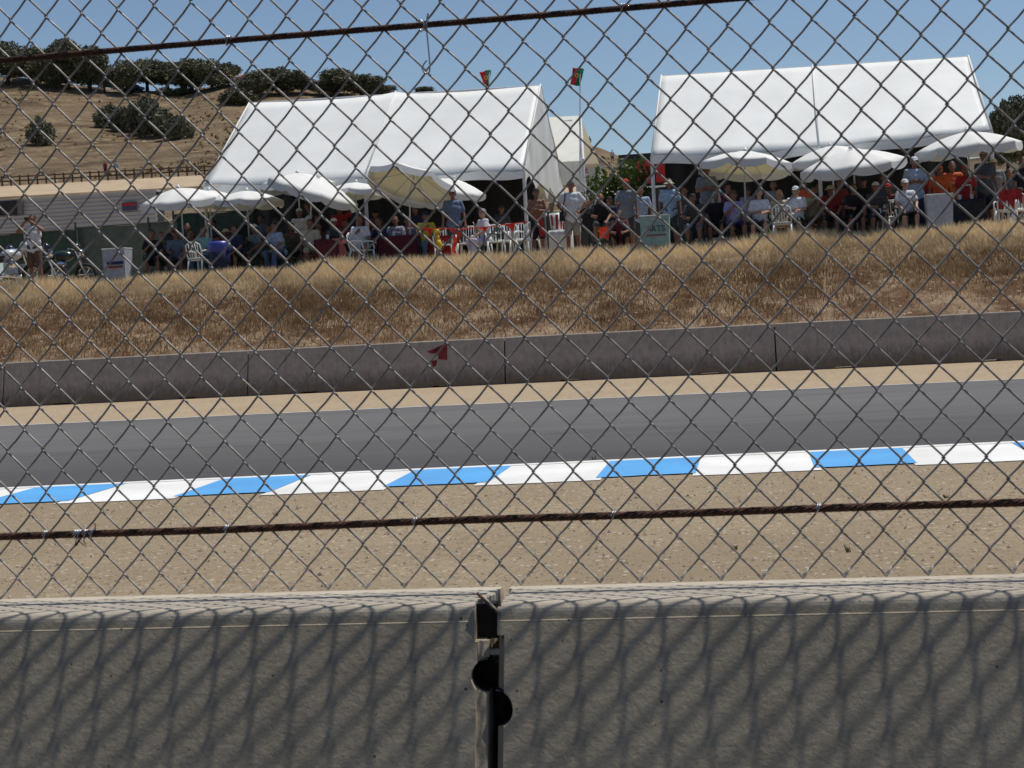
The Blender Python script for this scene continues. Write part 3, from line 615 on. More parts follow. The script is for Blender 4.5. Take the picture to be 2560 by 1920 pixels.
# small back tent between them
t=empty('canopy_tent',(-6.6,57,2.85),'cream white canopy with grey roof window between the two party tents','canopy')
p=[at(1372,293,58),at(1450,289,58),at(1457,402,54.5),at(1398,405,54.5)]; o_=Vector((-6.6,57,2.85))
pb=[Vector((q.x,63,q.z)) for q in(p[3],p[2])]
b=MB(); b.sheet([[p[3]+(p[2]-p[3])*i/8-o_ for i in range(9)],[p[0]+(p[1]-p[0])*i/8-o_ for i in range(9)],[pb[0]+(pb[1]-pb[0])*i/8-o_ for i in range(9)]]); b.build('roof',M_cream,t)
b=MB(); q=[at(1410,302,57.8),at(1432,300,57.8),at(1431,337,57.),at(1398,345,56.6)]; b.add([Vector((c.x,c.y-.14,c.z))-o_ for c in q],[(0,1,2,3)]); b.build('roof_window',M_graycloth,t)
b=MB(); v0,v1=p[3]-o_,p[2]-o_; b.sheet([[v0+(v1-v0)*i/10+Vector((0,-.03-.02*(i%2),-k_*.42)) for i in range(11)] for k_ in range(3)]); b.build('valance',M_cream,t)
for c in(p[2],p[3]): b=MB(); b.tube([(c.x-o_.x,c.y-o_.y,0),(c.x-o_.x,c.y-o_.y,c.z-o_.z)],.06,8); b.build('leg_pole',M_pole,t)
for (a_,c_) in((p[2],p[1]),): b=MB(); b.tube([a_-o_+Vector((.02,-.03,.03)),c_-o_+Vector((.02,-.03,.03))],.05,8); b.build('edge_tube',M_pole,t)
# ---------------------------------------------------------------- flags
def flag(px,ptop,pbot,Y,pts,split,lab):
    base=at(px,pbot,Y); t=empty('flag',base,lab,'flag','red and green flags over the tents'); top=at(px-(pbot-ptop)*.0,ptop,Y); top.x=at(px,ptop,Y).x
    b=MB(); b.tube([(0,0,0),(top.x-base.x,0,top.z-base.z)],.022,8); b.build('flagpole',M_pole,t)
    Pw=[at(a,c,Y)-base for a,c in pts]   # quad: top-left, top-right, bottom-right, bottom-left
    def S_(u,w_):
        p=(Pw[0]*(1-u)+Pw[1]*u)*(1-w_)+(Pw[3]*(1-u)+Pw[2]*u)*w_; return p+Vector((0,.09*math.sin(u*7+w_*3)-.03,0))
    for nm,u0,u1,m in(('red_half',0,split,M_fred),('green_half',split,1,M_fgreen)):
        b=MB(); b.sheet([[S_(u0+(u1-u0)*i/10,j/12) for i in range(11)] for j in range(13)]); me=modded(b.mesh(nm,m,True),[('SOLIDIFY',dict(thickness=.01))],nm); ob(nm,me,t)
    b=MB(); c=S_(split,.45); b.tube([c+Vector((.05*math.cos(q*.63),-.05,.05*math.sin(q*.63))) for q in range(11)],.009,5); b.build('emblem_ring',M_yel,t)
flag(1223,174,330,48.,[(1199,180),(1227,175),(1222,218),(1210,216)],.62,'left red and green flag, narrow, above the left tent ridge')
flag(1450,171,640,48.5,[(1432,169),(1460,172),(1449,215),(1426,213)],.55,'right red and green flag on a tall bare pole between the tents')
# ---------------------------------------------------------------- umbrellas
def umbrella_meshes():
    n=8; R=1.; H=.30; V={}
    def rim(k,s=1.): a=2*math.pi*(k+.5)/n; return Vector((R*s*math.cos(a),R*s*math.sin(a),0))
    b=MB()
    for k in range(n):
        g=[]
        for j in range(7):
            s=j/6; zc=H*(1-s)**1.0+.05*math.sin(s*math.pi); p,q=rim(k,s),rim(k+1,s)
            g.append([p*(1-i/4)+q*i/4+Vector((0,0,zc-.035*s*math.sin(i/4*math.pi))) for i in range(5)])
        b.sheet(g)
    V['canopy']=modded(b.mesh('canopy',M_canopy,True,True),[('SOLIDIFY',dict(thickness=.006))],'canopy')
    b=MB()
    for k in range(n):
        p,q=rim(k,1.004),rim(k+1,1.004); g=[]
        for j in range(4): g.append([ (p*(1-i/8)+q*i/8)*(1+.012*j/3)+Vector((0,0,-.035*math.sin(i/8*math.pi)-.15*(j/3)*(1-.28*(abs(2*i/8-1))**4)-.002)) for i in range(9)])
        b.sheet(g)
    V['valance']=b.mesh('valance',M_valance,True)
    b=MB(); b.tube([(0,0,-1.9),(0,0,H+.02)],.022,8); V['pole']=b.mesh('pole',M_pole,True)
    b=MB()
    b.tube([(0,0,H-.02),tuple(rim(0,.985)+Vector((0,0,-.012)))],.009,5); V['rib']=b.mesh('rib',M_pole)
    b=MB(); b.lathe([(0,H+.09),(.02,H+.08),(.03,H+.05),(.05,H+.04),(.05,H+.01)],10); V['finial']=b.mesh('finial',M_plast,True)
    b=MB(); b.lathe([(0,.08),(.25,.08),(.28,0),(0,0)],16); V['base']=b.mesh('base',M_plast)
    return V
UV=umbrella_meshes()
def umbrella(px,py,Y,wpx,tx,ty,lab,rz=0.,hs=1.,pole=1.):
    p=at(px,py,Y); R=wpx/F*Y/2; zg=gz_(Y)
    h=p.z-zg; ax=Matrix.Rotation(ty,4,'Y')@Matrix.Rotation(tx,4,'X'); up=ax@Vector((0,0,1))
    foot=Vector((p.x-up.x*h/max(.5,up.z)*.35,p.y,zg)); t=empty('patio_umbrella',foot,lab,'umbrella','white patio umbrellas')
    top=empty('canopy_head',p-foot,None,None); bpy.data.objects.remove(top)
    Mt=Matrix.Translation(p-foot)@ax@Matrix.Rotation(rz,4,'Z')
    for nm in('canopy','valance','finial'):
        o=ob(nm,UV[nm],t); o.matrix_basis=Mt@Matrix.Diagonal((R,R,R*hs if nm=='canopy' else R,1))
        if nm=='finial': o.matrix_basis=Mt@Matrix.Translation((0,0,R*.3*(hs-1)))@Matrix.Diagonal((R,R,R,1))
    for k in range(8):
        o=ob('rib',UV['rib'],t); o.matrix_basis=Mt@Matrix.Rotation(k*math.pi/4,4,'Z')@Matrix.Diagonal((R,R,R*hs,1))
    b=MB(); b.tube([(0,0,0),tuple((p-foot)+up*-.25),tuple((p-foot)+up*R*.3*hs)],.021,8); b.build('pole',M_pole,t,smooth=True)
    b=MB(); b.lathe([(0,.09),(.22,.09),(.26,0),(0,0)],16); b.build('base',M_plast,t)
R_=math.radians
# px,py are the rim centre
umbrella(450,500,38.5,212,R_(9),R_(-2),'leftmost white umbrella, beside the grey metal shed',.2)
umbrella(618,504,38.8,190,R_(0),R_(1),'second umbrella from the left, cream underside showing above dark crowd',.5)
umbrella(524,503,40.3,190,R_(5),R_(2),'umbrella squeezed between the two leftmost umbrellas',.1)
umbrella(745,462,40.7,150*1.35,R_(-1),R_(0),'high flat umbrella just under the left tent eave',.3)
umbrella(785,478,38.5,240,R_(2),R_(21),'umbrella tipped steeply down to the right, left of the left tent middle pole',.1)
umbrella(890,479,39.7,160,R_(-2),R_(3),'small umbrella half hidden behind the steeply tipped one',.4)
umbrella(1030,458,38.3,235,R_(-20),R_(13),'umbrella tilted back with its whole cream underside facing the track',.2)
umbrella(1130,472,40.5,175,R_(8),R_(14),'umbrella peeking out right of the cream-bottomed one',.5)
umbrella(1862,414,38.3,238,R_(-5),R_(4),'umbrella at the right tent left half with cream underside above the seated men',.05)
umbrella(2132,412,37.9,252,R_(8),R_(-5),'white umbrella in the middle of the right tent, tipped towards the track',.3)
umbrella(2078,396,40.3,205,R_(4),R_(-4),'umbrella standing behind the middle one of the right group',.1)
umbrella(2420,368,38.7,252,R_(3),R_(-3),'rightmost large white umbrella over the people in orange',.45)
# ---------------------------------------------------------------- shed, windscreens, stalls behind
def X(px,Y,z=4.): return xat(px,Y,z)
t=empty('metal_shed',(X(220,60,6),60,2.85),'grey ribbed metal shed at the far left behind the green windscreen','shed'); o_=t.location
xl,xr=X(-140,60,6.5)-o_.x,X(392,60,6.5)-o_.x; ztl=at(60,500,60).z-o_.z; ztr=at(420,478,60).z-o_.z; zt=(ztl+ztr)/2
b=MB(); g=[]
ribs=26
for j in range(ribs*4+1):
    z=zt*j/(ribs*4); yo=.05*max(0,math.sin(j/4*2*math.pi)); g.append([(xl,-yo,z),(xr,-yo,z)])
b.sheet(g); b.build('wall',M_corr,t)
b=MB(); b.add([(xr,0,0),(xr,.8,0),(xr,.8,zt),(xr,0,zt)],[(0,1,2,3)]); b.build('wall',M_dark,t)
b=MB(); b.box(((xl+xr)/2,.4,zt+.04),(xr-xl+.1,.9,.08)); b.build('roof',M_corr,t)
wx0,wx1=X(-60,60,6)-o_.x,X(50,60,6)-o_.x; b=MB(); b.box(((wx0+wx1)/2,-.09,at(25,520,60).z-o_.z),(wx1-wx0,.06,.60)); wn=b.build('window',M_dark,t); b=MB(); b.box((wx1+.12,-.1,at(25,520,60).z-o_.z),(.22,.08,.62)); b.build('sill',mat('shed_trim',(.16,.15,.15),.7),wn)
b=MB(); b.box((X(332,60,5)-o_.x,-.1,at(332,516,60).z-o_.z),(.62,.04,.34)); s_=b.build('sign',mat('sign_blue',(.06,.07,.13),.6),t); b=MB(); b.box((X(332,60,5)-o_.x,-.13,at(332,511,60).z-o_.z),(.62,.02,.10)); b.build('orange_band',M_red,s_)
def screen(xa,xb,Y,h,m,lab,wave=.04,npost=2.4):
    t=empty('windscreen_fence',((xa+xb)/2,Y,gz_(Y)),lab,'fence'); n=int((xb-xa)*3)+2
    b=MB(); b.sheet([[(xa+(xb-xa)*i/n-(xa+xb)/2,wave*math.sin(i*1.1+k_*.6),h*k_/4+(.03*math.sin(i*.9) if k_==4 else 0)) for i in range(n+1)] for k_ in range(5)]); b.build('screen',m,t,smooth=True)
    x=xa
    while x<=xb+.01:
        b=MB(); b.tube([(x-(xa+xb)/2,-.07,0),(x-(xa+xb)/2,-.07,h+.18)],.035,8); b.build('post',M_darkpost,t); x+=npost
    b=MB(); b.tube([(-(xb-xa)/2,-.06,h),((xb-xa)/2,-.06,h)],.02,6); b.build('top_rail',M_darkpost,t)
screen(X(440,46),X(725,46),46,2.25,M_green,'dark green screen behind the two leftmost umbrellas')
screen(X(195,45),X(445,45),45,1.97,M_greenl,'pale green windscreen fence left of the umbrellas')
screen(X(100,44.6),X(190,44.6),44.7,1.9,M_green,'dark screened fence panel behind the man with a camera')
screen(X(-90,44.6),X(60,44.6),44.7,1.9,M_green,'dark screened fence panel at the left edge behind the motorcycles')
screen(X(475,50.6),X(1330,50.6),50.8,2.0,M_green,'dark green windscreen fence behind the left tent',npost=3.)
screen(X(1345,51),X(1640,51),52.,1.55,M_green,'low dark green windscreen behind the young tree',npost=3.)
screen(X(1650,50.6),X(2600,50.6),50.8,2.25,M_green,'dark green windscreen fence behind the right tent',npost=3.)
for xa,xb,lab in((-14.8,-6.1,'black sheet standing in for the shade inside the left tent'),(-2.3,6.2,'black sheet standing in for the shade inside the right tent')):
    t=empty('tent_shade_sheet',((xa+xb)/2,44.6,2.78),lab,'drape'); b=MB(); n=60  # black sheet added in place of the tent's inner shade
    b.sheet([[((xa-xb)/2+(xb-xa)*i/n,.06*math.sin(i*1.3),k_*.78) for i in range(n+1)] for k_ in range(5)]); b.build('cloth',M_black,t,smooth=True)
# vendor trailer with black top and red banner
t=empty('vendor_trailer',(X(1620,60,4),60,2.85),'dark topped vendor trailer with red banner and white lettering','trailer'); o_=t.location
w_=X(1720,60,4)-X(1556,60,4); zt=at(1600,384,60).z-o_.z
b=MB(); b.box((w_/2-(o_.x-X(1556,60,4)),1.2,zt/2),(w_,2.4,zt)); b.build('body',M_dark,t)
b=MB(); b.box((X(1618,60)-o_.x,-.05,at(1618,430,60).z-o_.z),(.5,.06,.9)); b.build('red_banner',M_red,t)
b=MB(); b.box((X(1675,60)-o_.x,-.05,at(1675,430,60).z-o_.z),(.85,.05,.75)); b.build('red_banner',M_red,t)
text('L',.62,M_plast,t,(X(1642,60)-o_.x,-.12,at(1642,458,60).z-o_.z)); text('J',.5,M_plast,t,(X(1620,60)-o_.x,-.12,at(1620,460,60).z-o_.z))
b=MB(); b.box((X(1640,60)-o_.x,-.12,at(1640,467,60).z-o_.z),(1.0,.05,.06)); b.build('white_stripe',M_plast,t)
b=MB(); b.ell((X(1682,60)-o_.x,-.14,at(1682,430,60).z-o_.z),(.06,.03,.10)); b.build('lamp_shade',M_plast,t)
b=MB(); b.box((X(1687,60)-o_.x,-.1,at(1687,455,60).z-o_.z),(.14,.06,.5)); b.build('poster',mat('poster_blue',(.3,.4,.65),.6),t)
t=empty('kiosk',(X(1478,62,4),62,2.85),'pale kiosk with pink lettering behind the young tree','kiosk'); o_=t.location
zk=at(1478,404,62).z-o_.z; b=MB(); b.box((0,1,zk/2),(1.0,2,zk)); b.build('wall',mat('kiosk_wall',(.6,.6,.62),.7),t); b=MB(); b.box((0,.9,zk+.05),(1.3,2.3,.1)); b.build('roof',mat('kiosk_roof',(.45,.38,.30),.8),t)
text('E',.38,mat('pink',(.45,.06,.22),.6),t,(-.05,-.05,at(1478,425,62).z-o_.z))
# ---------------------------------------------------------------- white plastic chairs
def chair_proto():
    P={}
    b=MB(); b.sheet([[(-.21+.42*i/4,-.21+.42*j/4,.43-.012*math.sin(i/4*math.pi)*math.sin(j/4*math.pi)) for i in range(5)] for j in range(5)]); P['seat']=modded(b.mesh('seat',M_plast,True),[('SOLIDIFY',dict(thickness=.02))],'seat')
    b=MB()
    b.tube([(-.21,.20,.42),(-.23,.25,.60),(-.21,.30,.80),(-.10,.32,.87),(.10,.32,.87),(.21,.30,.80),(.23,.25,.60),(.21,.20,.42)],.018,7)
    for x in(-.13,-.065,0,.065,.13): b.tube([(x,.21,.44),(x,.26,.62),(x,.315,.86)],[.014,.012,.014],6)
    b.tube([(-.21,.21,.46),(.21,.21,.46)],.02,6); P['backrest']=b.mesh('backrest',M_plast,True)
    for s in(-1,1):
        b=MB(); b.tube([(s*.22,.24,.64),(s*.25,.05,.66),(s*.25,-.17,.64),(s*.235,-.21,.44)],[.016,.02,.02,.018],7); P['armrest%d'%s]=b.mesh('armrest',M_plast,True)
        b=MB(); b.tube([(s*.20,-.20,.43),(s*.235,-.24,0)],[.026,.018],7); P['leg_f%d'%s]=b.mesh('leg',M_plast,True)
        b=MB(); b.tube([(s*.20,.20,.43),(s*.23,.29,0)],[.026,.018],7); P['leg_b%d'%s]=b.mesh('leg',M_plast,True)
    return P
CP=chair_proto(); chair0=None
def chair(px,Y,lab,rz=0.,z=None,x=None,sc=1.,m=None):
    global chair0
    X0=x if x is not None else X(px,Y,3.2); loc=(X0,Y,gz_(Y) if z is None else z)
    if chair0 is None:
        chair0=empty('plastic_chair',loc,lab,'chair','white plastic garden chairs',rz)
        for k_,me in CP.items(): ob(k_.rstrip('-1').replace('_f','').replace('_b','') if k_.startswith(('leg','arm')) else k_,me,chair0)
        for ch in chair0.children:
            if ch.name.startswith('leg'): ch.name='leg'
        c=chair0
    else:
        c=copy_tree(chair0); c.location=loc; c.rotation_euler=(0,0,rz); c['label']=lab
    c.scale=(sc,)*3; c['group']='dark green garden chairs under the seated spectators' if m else 'white plastic garden chairs'
    for q in c.children: q.material_slots[0].link='OBJECT'; q.material_slots[0].material=m or M_plast
    return c
# ---------------------------------------------------------------- people
def caps(b,p,q,r0,r1):
    p,q=Vector(p),Vector(q); pts=[];rs=[]; ax=(q-p); L=ax.length; ax=ax.normalized() if L>1e-6 else Vector((0,0,1))
    for k_ in range(4,0,-1): a=k_/4.001*math.pi/2; pts.append(p-ax*r0*math.sin(a)); rs.append(r0*math.cos(a)+.0005)
    for k_ in range(5): pts.append(p+(q-p)*k_/4); rs.append(r0+(r1-r0)*k_/4)
    for k_ in range(1,5): a=k_/4.001*math.pi/2; pts.append(q+ax*r1*math.sin(a)); rs.append(r1*math.cos(a)+.0005)
    b.tube(pts,rs,10)
def mirror(p): return (-p[0],p[1],p[2])
def make_pose(sit=0.,lean=0.,armL=None,armR=None,feet=None,turn=0.,squat=False):
    J={}
    hipz=.92 if not(sit or squat) else (.50 if sit else .30)
    J['pel']=Vector((0,0,hipz)); up=Vector((0,-math.sin(lean),math.cos(lean)))
    J['che']=J['pel']+up*.34; J['nec']=J['pel']+up*.56; J['hed']=J['nec']+Vector((0,-math.sin(lean*.4)-.02,math.cos(lean*.4)))*.155
    for s,n in((-1,'L'),(1,'R')):
        J['sh'+n]=J['nec']+Vector((s*.17,0,-.055)); J['hip'+n]=J['pel']+Vector((s*.085,0,-.03))
        if sit: J['kn'+n]=Vector((s*.15,-.45,.50)); J['an'+n]=Vector((s*.14,-.42-.05*s,.09))
        elif squat: J['kn'+n]=Vector((s*.20,-.34,.50)); J['an'+n]=Vector((s*.14,-.05,.09))
        else:
            J['kn'+n]=Vector((s*.11,-.02,.50)); J['an'+n]=Vector((s*(.13),.02-.03*s,.085))
        J['to'+n]=J['an'+n]+Vector((s*.03,-.17,-.055))
    A={'L':armL,'R':armR}
    for s,n in((-1,'L'),(1,'R')):
        e,h=A[n] or ((.075,.02,-.28),(.10,-.06,-.53))
        J['el'+n]=J['sh'+n]+Vector((s*e[0],e[1],e[2])); J['wr'+n]=J['sh'+n]+Vector((s*h[0],h[1],h[2]))
    return J
def pose_meshes(J,sit):
    D={}
    def torso(b,g,low=True):
        caps(b,J['pel']+Vector((-.07,0,0)),J['pel']+Vector((.07,0,0)),.115+g,.115+g)
        caps(b,(J['pel']+J['che'])/2+Vector((-.05,0,0)),(J['pel']+J['che'])/2+Vector((.05,0,0)),.115+g,.115+g)
        caps(b,J['che']+Vector((-.075,0,0)),J['che']+Vector((.075,0,0)),.12+g,.12+g)
        caps(b,J['nec']+Vector((-.10,0,-.09)),J['nec']+Vector((.10,0,-.09)),.082+g,.082+g)
        caps(b,J['pel'],J['che'],.12+g,.125+g); caps(b,J['che'],J['nec']+Vector((0,0,-.1)),.125+g,.09+g)
    b=MB(); torso(b,0)
    caps(b,J['nec']+Vector((0,.01,-.06)),J['hed']+Vector((0,.02,-.06)),.06,.052)
    hd=J['hed']; b.ell(hd+Vector((0,.01,.02)),(.078,.095,.105)); b.ell(hd+Vector((0,-.03,-.05)),(.058,.062,.065)); b.ell(hd+Vector((0,-.092,-.015)),(.014,.022,.026))
    b.ell(hd+Vector((0,-.075,.022)),(.05,.02,.012)); b.ell(hd+Vector((0,-.085,-.055)),(.026,.014,.012))
    for s in(-1,1): b.ell(hd+Vector((s*.08,.01,-.005)),(.016,.022,.034))
    for s,n in((-1,'L'),(1,'R')):
        caps(b,J['sh'+n],J['el'+n],.052,.042); caps(b,J['el'+n],J['wr'+n],.042,.028)
        d=(J['wr'+n]-J['el'+n]).normalized(); side=d.cross(Vector((0,1,0))); side=side.normalized() if side.length>.1 else Vector((1,0,0)); fw=d.cross(side)
        pc=J['wr'+n]+d*.05; caps(b,pc-side*.018,pc+side*.018,.026,.026); caps(b,J['wr'+n],pc,.027,.03)
        for k_ in range(4):
            o_=pc+d*.03+side*(-.032+.0213*k_); l=(.055,.066,.062,.048)[k_]; caps(b,o_,o_+d*l*.6+fw*.008,.0105,.0095); caps(b,o_+d*l*.6+fw*.008,o_+d*l+fw*.024,.0095,.0085)
        caps(b,pc-side*.03-d*.02,pc-side*.058+d*.02+fw*.01,.0125,.011)
        caps(b,J['hip'+n],J['kn'+n],.085,.058); caps(b,J['kn'+n],J['kn'+n]*.55+J['an'+n]*.45+Vector((0,.015,0)),.056,.056); caps(b,J['kn'+n]*.55+J['an'+n]*.45+Vector((0,.015,0)),J['an'+n],.054,.037)
        caps(b,J['an'+n]+Vector((0,.03,-.04)),J['to'+n],.038,.03)
    rm=lambda b,nm,vx:modded(b.mesh(nm,None,True),[('REMESH',dict(mode='VOXEL',voxel_size=vx,use_smooth_shade=True)),('SMOOTH',dict(factor=.5,iterations=2))],nm)
    D['body']=rm(b,'person',.0095)
    b=MB(); torso(b,.02)
    for s,n in((-1,'L'),(1,'R')): caps(b,J['nec']+Vector((s*.10,0,-.075)),J['sh'+n]+Vector((0,0,.0)),.075,.07); caps(b,J['sh'+n],J['sh'+n]*.35+J['el'+n]*.65,.069,.072)
    if not sit: caps(b,J['pel']+Vector((-.06,0,-.07)),J['pel']+Vector((.06,0,-.07)),.125,.125)
    D['shirt']=rm(b,'shirt',.016)
    b=MB(); torso(b,.016)
    for s,n in((-1,'L'),(1,'R')): caps(b,J['nec']+Vector((s*.07,0,-.06)),J['nec']+Vector((s*.12,0,-.07)),.06,.05)
    D['tank']=rm(b,'vest',.016)
    def legs(b,frac,g):
        caps(b,J['pel']+Vector((-.06,0,.02)),J['pel']+Vector((.06,0,.02)),.128+g,.128+g)
        for s,n in((-1,'L'),(1,'R')):
            caps(b,J['hip'+n],J['hip'+n]*(1-min(1,frac))+J['kn'+n]*min(1,frac),.10+g,.088+g)
            if frac>1: caps(b,J['kn'+n],J['kn'+n]*.06+J['an'+n]*.94,.078,.062)
    b=MB(); legs(b,.92,.006); D['shorts']=rm(b,'shorts',.016)
    b=MB(); legs(b,2,.0); D['trousers']=rm(b,'trousers',.016)
    b=MB()
    for n in'LR': caps(b,J['an'+n]+Vector((0,.035,-.035)),J['to'+n]+Vector((0,-.01,0)),.048,.04)
    D['shoes']=b.mesh('shoes',None,True)
    h=J['hed']
    b=MB(); b.ell(h+Vector((0,.022,.035)),(.088,.098,.10)); hair=b.mesh('hair',None,True)
    bm=bmesh.new(); bm.from_mesh(hair); bmesh.ops.delete(bm,geom=[v for v in bm.verts if v.co.y<h.y-.045 and v.co.z<h.z+.065 or v.co.z<h.z-.05],context='VERTS'); bm.to_mesh(hair); bm.free(); D['hair']=hair
    b=MB(); b.ell(h+Vector((0,.03,.01)),(.105,.11,.13)); b.ell(h+Vector((-.07,.02,-.10)),(.05,.06,.10)); b.ell(h+Vector((.07,.02,-.10)),(.05,.06,.10)); hl=b.mesh('hair',None,True)
    bm=bmesh.new(); bm.from_mesh(hl); bmesh.ops.delete(bm,geom=[v for v in bm.verts if v.co.y<h.y-.055 and v.co.z<h.z+.06],context='VERTS'); bm.to_mesh(hl); bm.free(); D['longhair']=hl
    def dome(rx,ry,rz,z0): 
        b=MB(); b.lathe([(0,1),(.35,.95),(.7,.74),(.93,.38),(1,0)],18,Matrix.Translation(h+Vector((0,.01,z0)))@Matrix.Diagonal((rx,ry,rz,1))); return b
    b=dome(.092,.106,.09,.045)
    b.add([h+Vector((x,-.085-y,.05-dz)) for x,y,dz in((-.07,0,0),(-.045,.055,.012),(0,.08,.016),(.045,.055,.012),(.07,0,0),(0,-.02,-.004))],[(0,1,2,5),(5,2,3,4)])
    D['cap']=b.mesh('cap',None,True)
    b=dome(.092,.106,.085,.045); b.lathe([(.85,.0),(1.45,-.5),(1.5,-.55)],20,Matrix.Translation(h+Vector((0,.01,.05)))@Matrix.Diagonal((.10,.112,.06,1))); D['sunhat']=b.mesh('sun_hat',None,True)
    return D
ARM_DOWN=((.075,.02,-.28),(.10,-.06,-.53)); ARM_HIP=((.17,.05,-.23),(.02,-.10,-.40)); ARM_CROSS=((.07,-.03,-.27),(-.16,-.19,-.24)); ARM_CAM=((.16,-.16,-.08),(-.10,-.24,.15)); ARM_FWD=((.06,-.12,-.24),(-.05,-.34,-.28)); ARM_KNEE=((.07,-.10,-.25),(.0,-.34,-.40)); ARM_UP=((.18,-.08,.10),(.10,-.16,.30)); ARM_EAT=((.07,-.08,-.26),(-.10,-.22,-.10))
PD={'stand':(dict(armL=ARM_DOWN,armR=ARM_DOWN),0),'hips':(dict(armL=ARM_HIP,armR=ARM_HIP),0),'crossed':(dict(armL=ARM_CROSS,armR=ARM_CROSS),0),'camera':(dict(armL=ARM_CAM,armR=ARM_CAM),0),'hold':(dict(armL=ARM_FWD,armR=ARM_DOWN),0),'raise':(dict(armL=ARM_DOWN,armR=ARM_UP,lean=.1),0),
'sit':(dict(sit=1,armL=ARM_KNEE,armR=ARM_KNEE),1),'sitfold':(dict(sit=1,armL=ARM_CROSS,armR=ARM_FWD),1),'sitlean':(dict(sit=1,lean=.35,armL=ARM_FWD,armR=ARM_KNEE),1),'siteat':(dict(sit=1,lean=.12,armL=ARM_EAT,armR=ARM_KNEE),1),'squat':(dict(squat=True,lean=.4,armL=ARM_FWD,armR=ARM_FWD),1)}
PM={k_:pose_meshes(make_pose(**v[0]),v[1]) for k_,v in PD.items()}
COLS=dict(white=(.72,.73,.76),lav=(.55,.55,.72),grey=(.22,.24,.27),bluegrey=(.14,.18,.26),ltblue=(.36,.46,.60),black=(.02,.02,.025),navy=(.03,.035,.09),darkgrey=(.06,.065,.075),red=(.42,.03,.035),darkred=(.20,.025,.03),orange=(.62,.13,.05),khaki=(.42,.37,.29),brown=(.14,.085,.06),green=(.05,.14,.08),yellow=(.62,.52,.06),jeans=(.10,.15,.24),beige=(.55,.50,.38),teal=(.25,.45,.45),plaid=(.30,.28,.38),purple=(.35,.33,.55),maroon=(.12,.03,.04))
def cm(c): return mat('cloth_'+c,COLS[c],.85,.16,16,bump=.5,bscale=18)
def setm(o,m):
    if not o.data.materials: o.data.materials.append(m)
    o.material_slots[0].link='OBJECT'; o.material_slots[0].material=m
def person(px,Y,pose,lab,top='grey',bot='khaki',hat=None,hatc='white',long=False,rz=0.,h=1.74,skin=0,sh='shirt',dz=0.,seat=None,x=None,zbase=None,shoe='black',grp='spectators on the embankment'):
    J0=.92 if not PD[pose][1] else .5; z=(gz_(Y) if zbase is None else zbase)+dz; zz=z+1.2
    X0=x if x is not None else X(px,Y,zz); s=h/1.74
    t=empty('person',(X0,Y,z),lab,'person',grp,rz,s); D=PM[pose]
    setm(ob('body',D['body'],t),M_skinp if skin else M_skin)
    if sh: setm(ob('shirt' if sh=='shirt' else 'vest',D['shirt' if sh=='shirt' else 'tank'],t),cm(top))
    setm(ob('trousers' if long else 'shorts',D['trousers' if long else 'shorts'],t),cm(bot)); setm(ob('shoes',D['shoes'],t),cm(shoe))
    if hat in('cap','sunhat'): setm(ob('cap' if hat=='cap' else 'sun_hat',D[hat],t),cm(hatc)); setm(ob('hair',D['hair'],t),M_hair); t.children[-1].scale=(1,1,.985)
    elif hat=='long': setm(ob('hair',D['longhair'],t),M_hairg if hatc=='white' else M_hair)
    elif hat!='bald': setm(ob('hair',D['hair'],t),M_hairg if hatc=='greyhair' else M_hair)
    if seat:
        chair(0,Y,' '.join(seat.split()[:16]),rz,z=z,x=X0,sc=s,m=M_gchair if seat.startswith('dark') else None)
    return t
PEOPLE=1
# standing
p=person(84,37.0,'camera','person in white sleeveless top and brown shorts taking a photo at the far left','white','brown',sh='tank',h=1.84,shoe='brown')
b=MB(); b.box((0,-.245,1.64),(.13,.06,.08)); b.tube([(0,-.27,1.64),(0,-.33,1.64)],.032,12); c_=b.mesh('camera',M_black); t=empty('camera',p.location,'black camera held to the eye by the person in the white sleeveless top','camera',sc=1.84/1.74); ob('camera_body',c_,t)
person(752,40.0,'raise','person in white shirt leaning in the shade under the second umbrella','white','jeans','cap','beige',long=True,h=1.72)
person(852,39.6,'raise','person in red shirt and blue cap under the steeply tipped umbrella','red','darkgrey','cap','navy',h=1.72)
person(1134,38.2,'stand','person in blue-grey t-shirt and cap standing below the cream umbrella','bluegrey','darkgrey','cap','brown',h=1.82,rz=.2)
person(1342,37.3,'crossed','bare-chested person with dark cap and black shorts beside the tent corner pole','black','black','cap','black',sh=None,h=1.66)
person(1429,37.2,'hips','person in white t-shirt and khaki shorts with a bag strap standing left of the tree','white','khaki','cap','darkgrey',h=1.78)
b=MB()
person(1566,38.4,'hold','person in grey t-shirt with bright red cap in front of the tree','grey','darkgrey','cap','red',h=1.80,rz=-.2)
person(1603,40.0,'hold','person in pale blue shirt holding a red cup, right behind the red-capped person','ltblue','darkgrey',h=1.7)
person(1674,37.8,'stand','person in beige bucket hat and light blue t-shirt by the teal bin','ltblue','darkgrey','sunhat','beige',h=1.70)
person(1768,38.6,'crossed','tall standing person in white cap and pale grey shirt beneath the cream umbrella rim','grey','darkgrey','cap','white',dz=.22,h=1.80)
person(1935,41.5,'crossed','person in dull grey t-shirt in deep shade behind the seated men','grey','black',h=1.74)
person(2010,40.2,'stand','person in orange-brown shirt standing behind the white-capped seated one','orange','maroon',h=1.62)
person(2288,38.3,'crossed','person in light blue shirt with white cap under the rightmost umbrella left edge','ltblue','navy','cap','white',h=1.86,long=True)
person(2350,39.5,'stand','person in orange t-shirt with orange cap, left of the orange pair','orange','red','cap','orange',h=1.70)
person(2382,40.2,'crossed','person in red-orange t-shirt standing behind the orange pair','orange','darkred',h=1.84)
person(2414,38.8,'stand','person in bright red shirt with red cap and white chest lettering','red','darkred','cap','red',h=1.62)
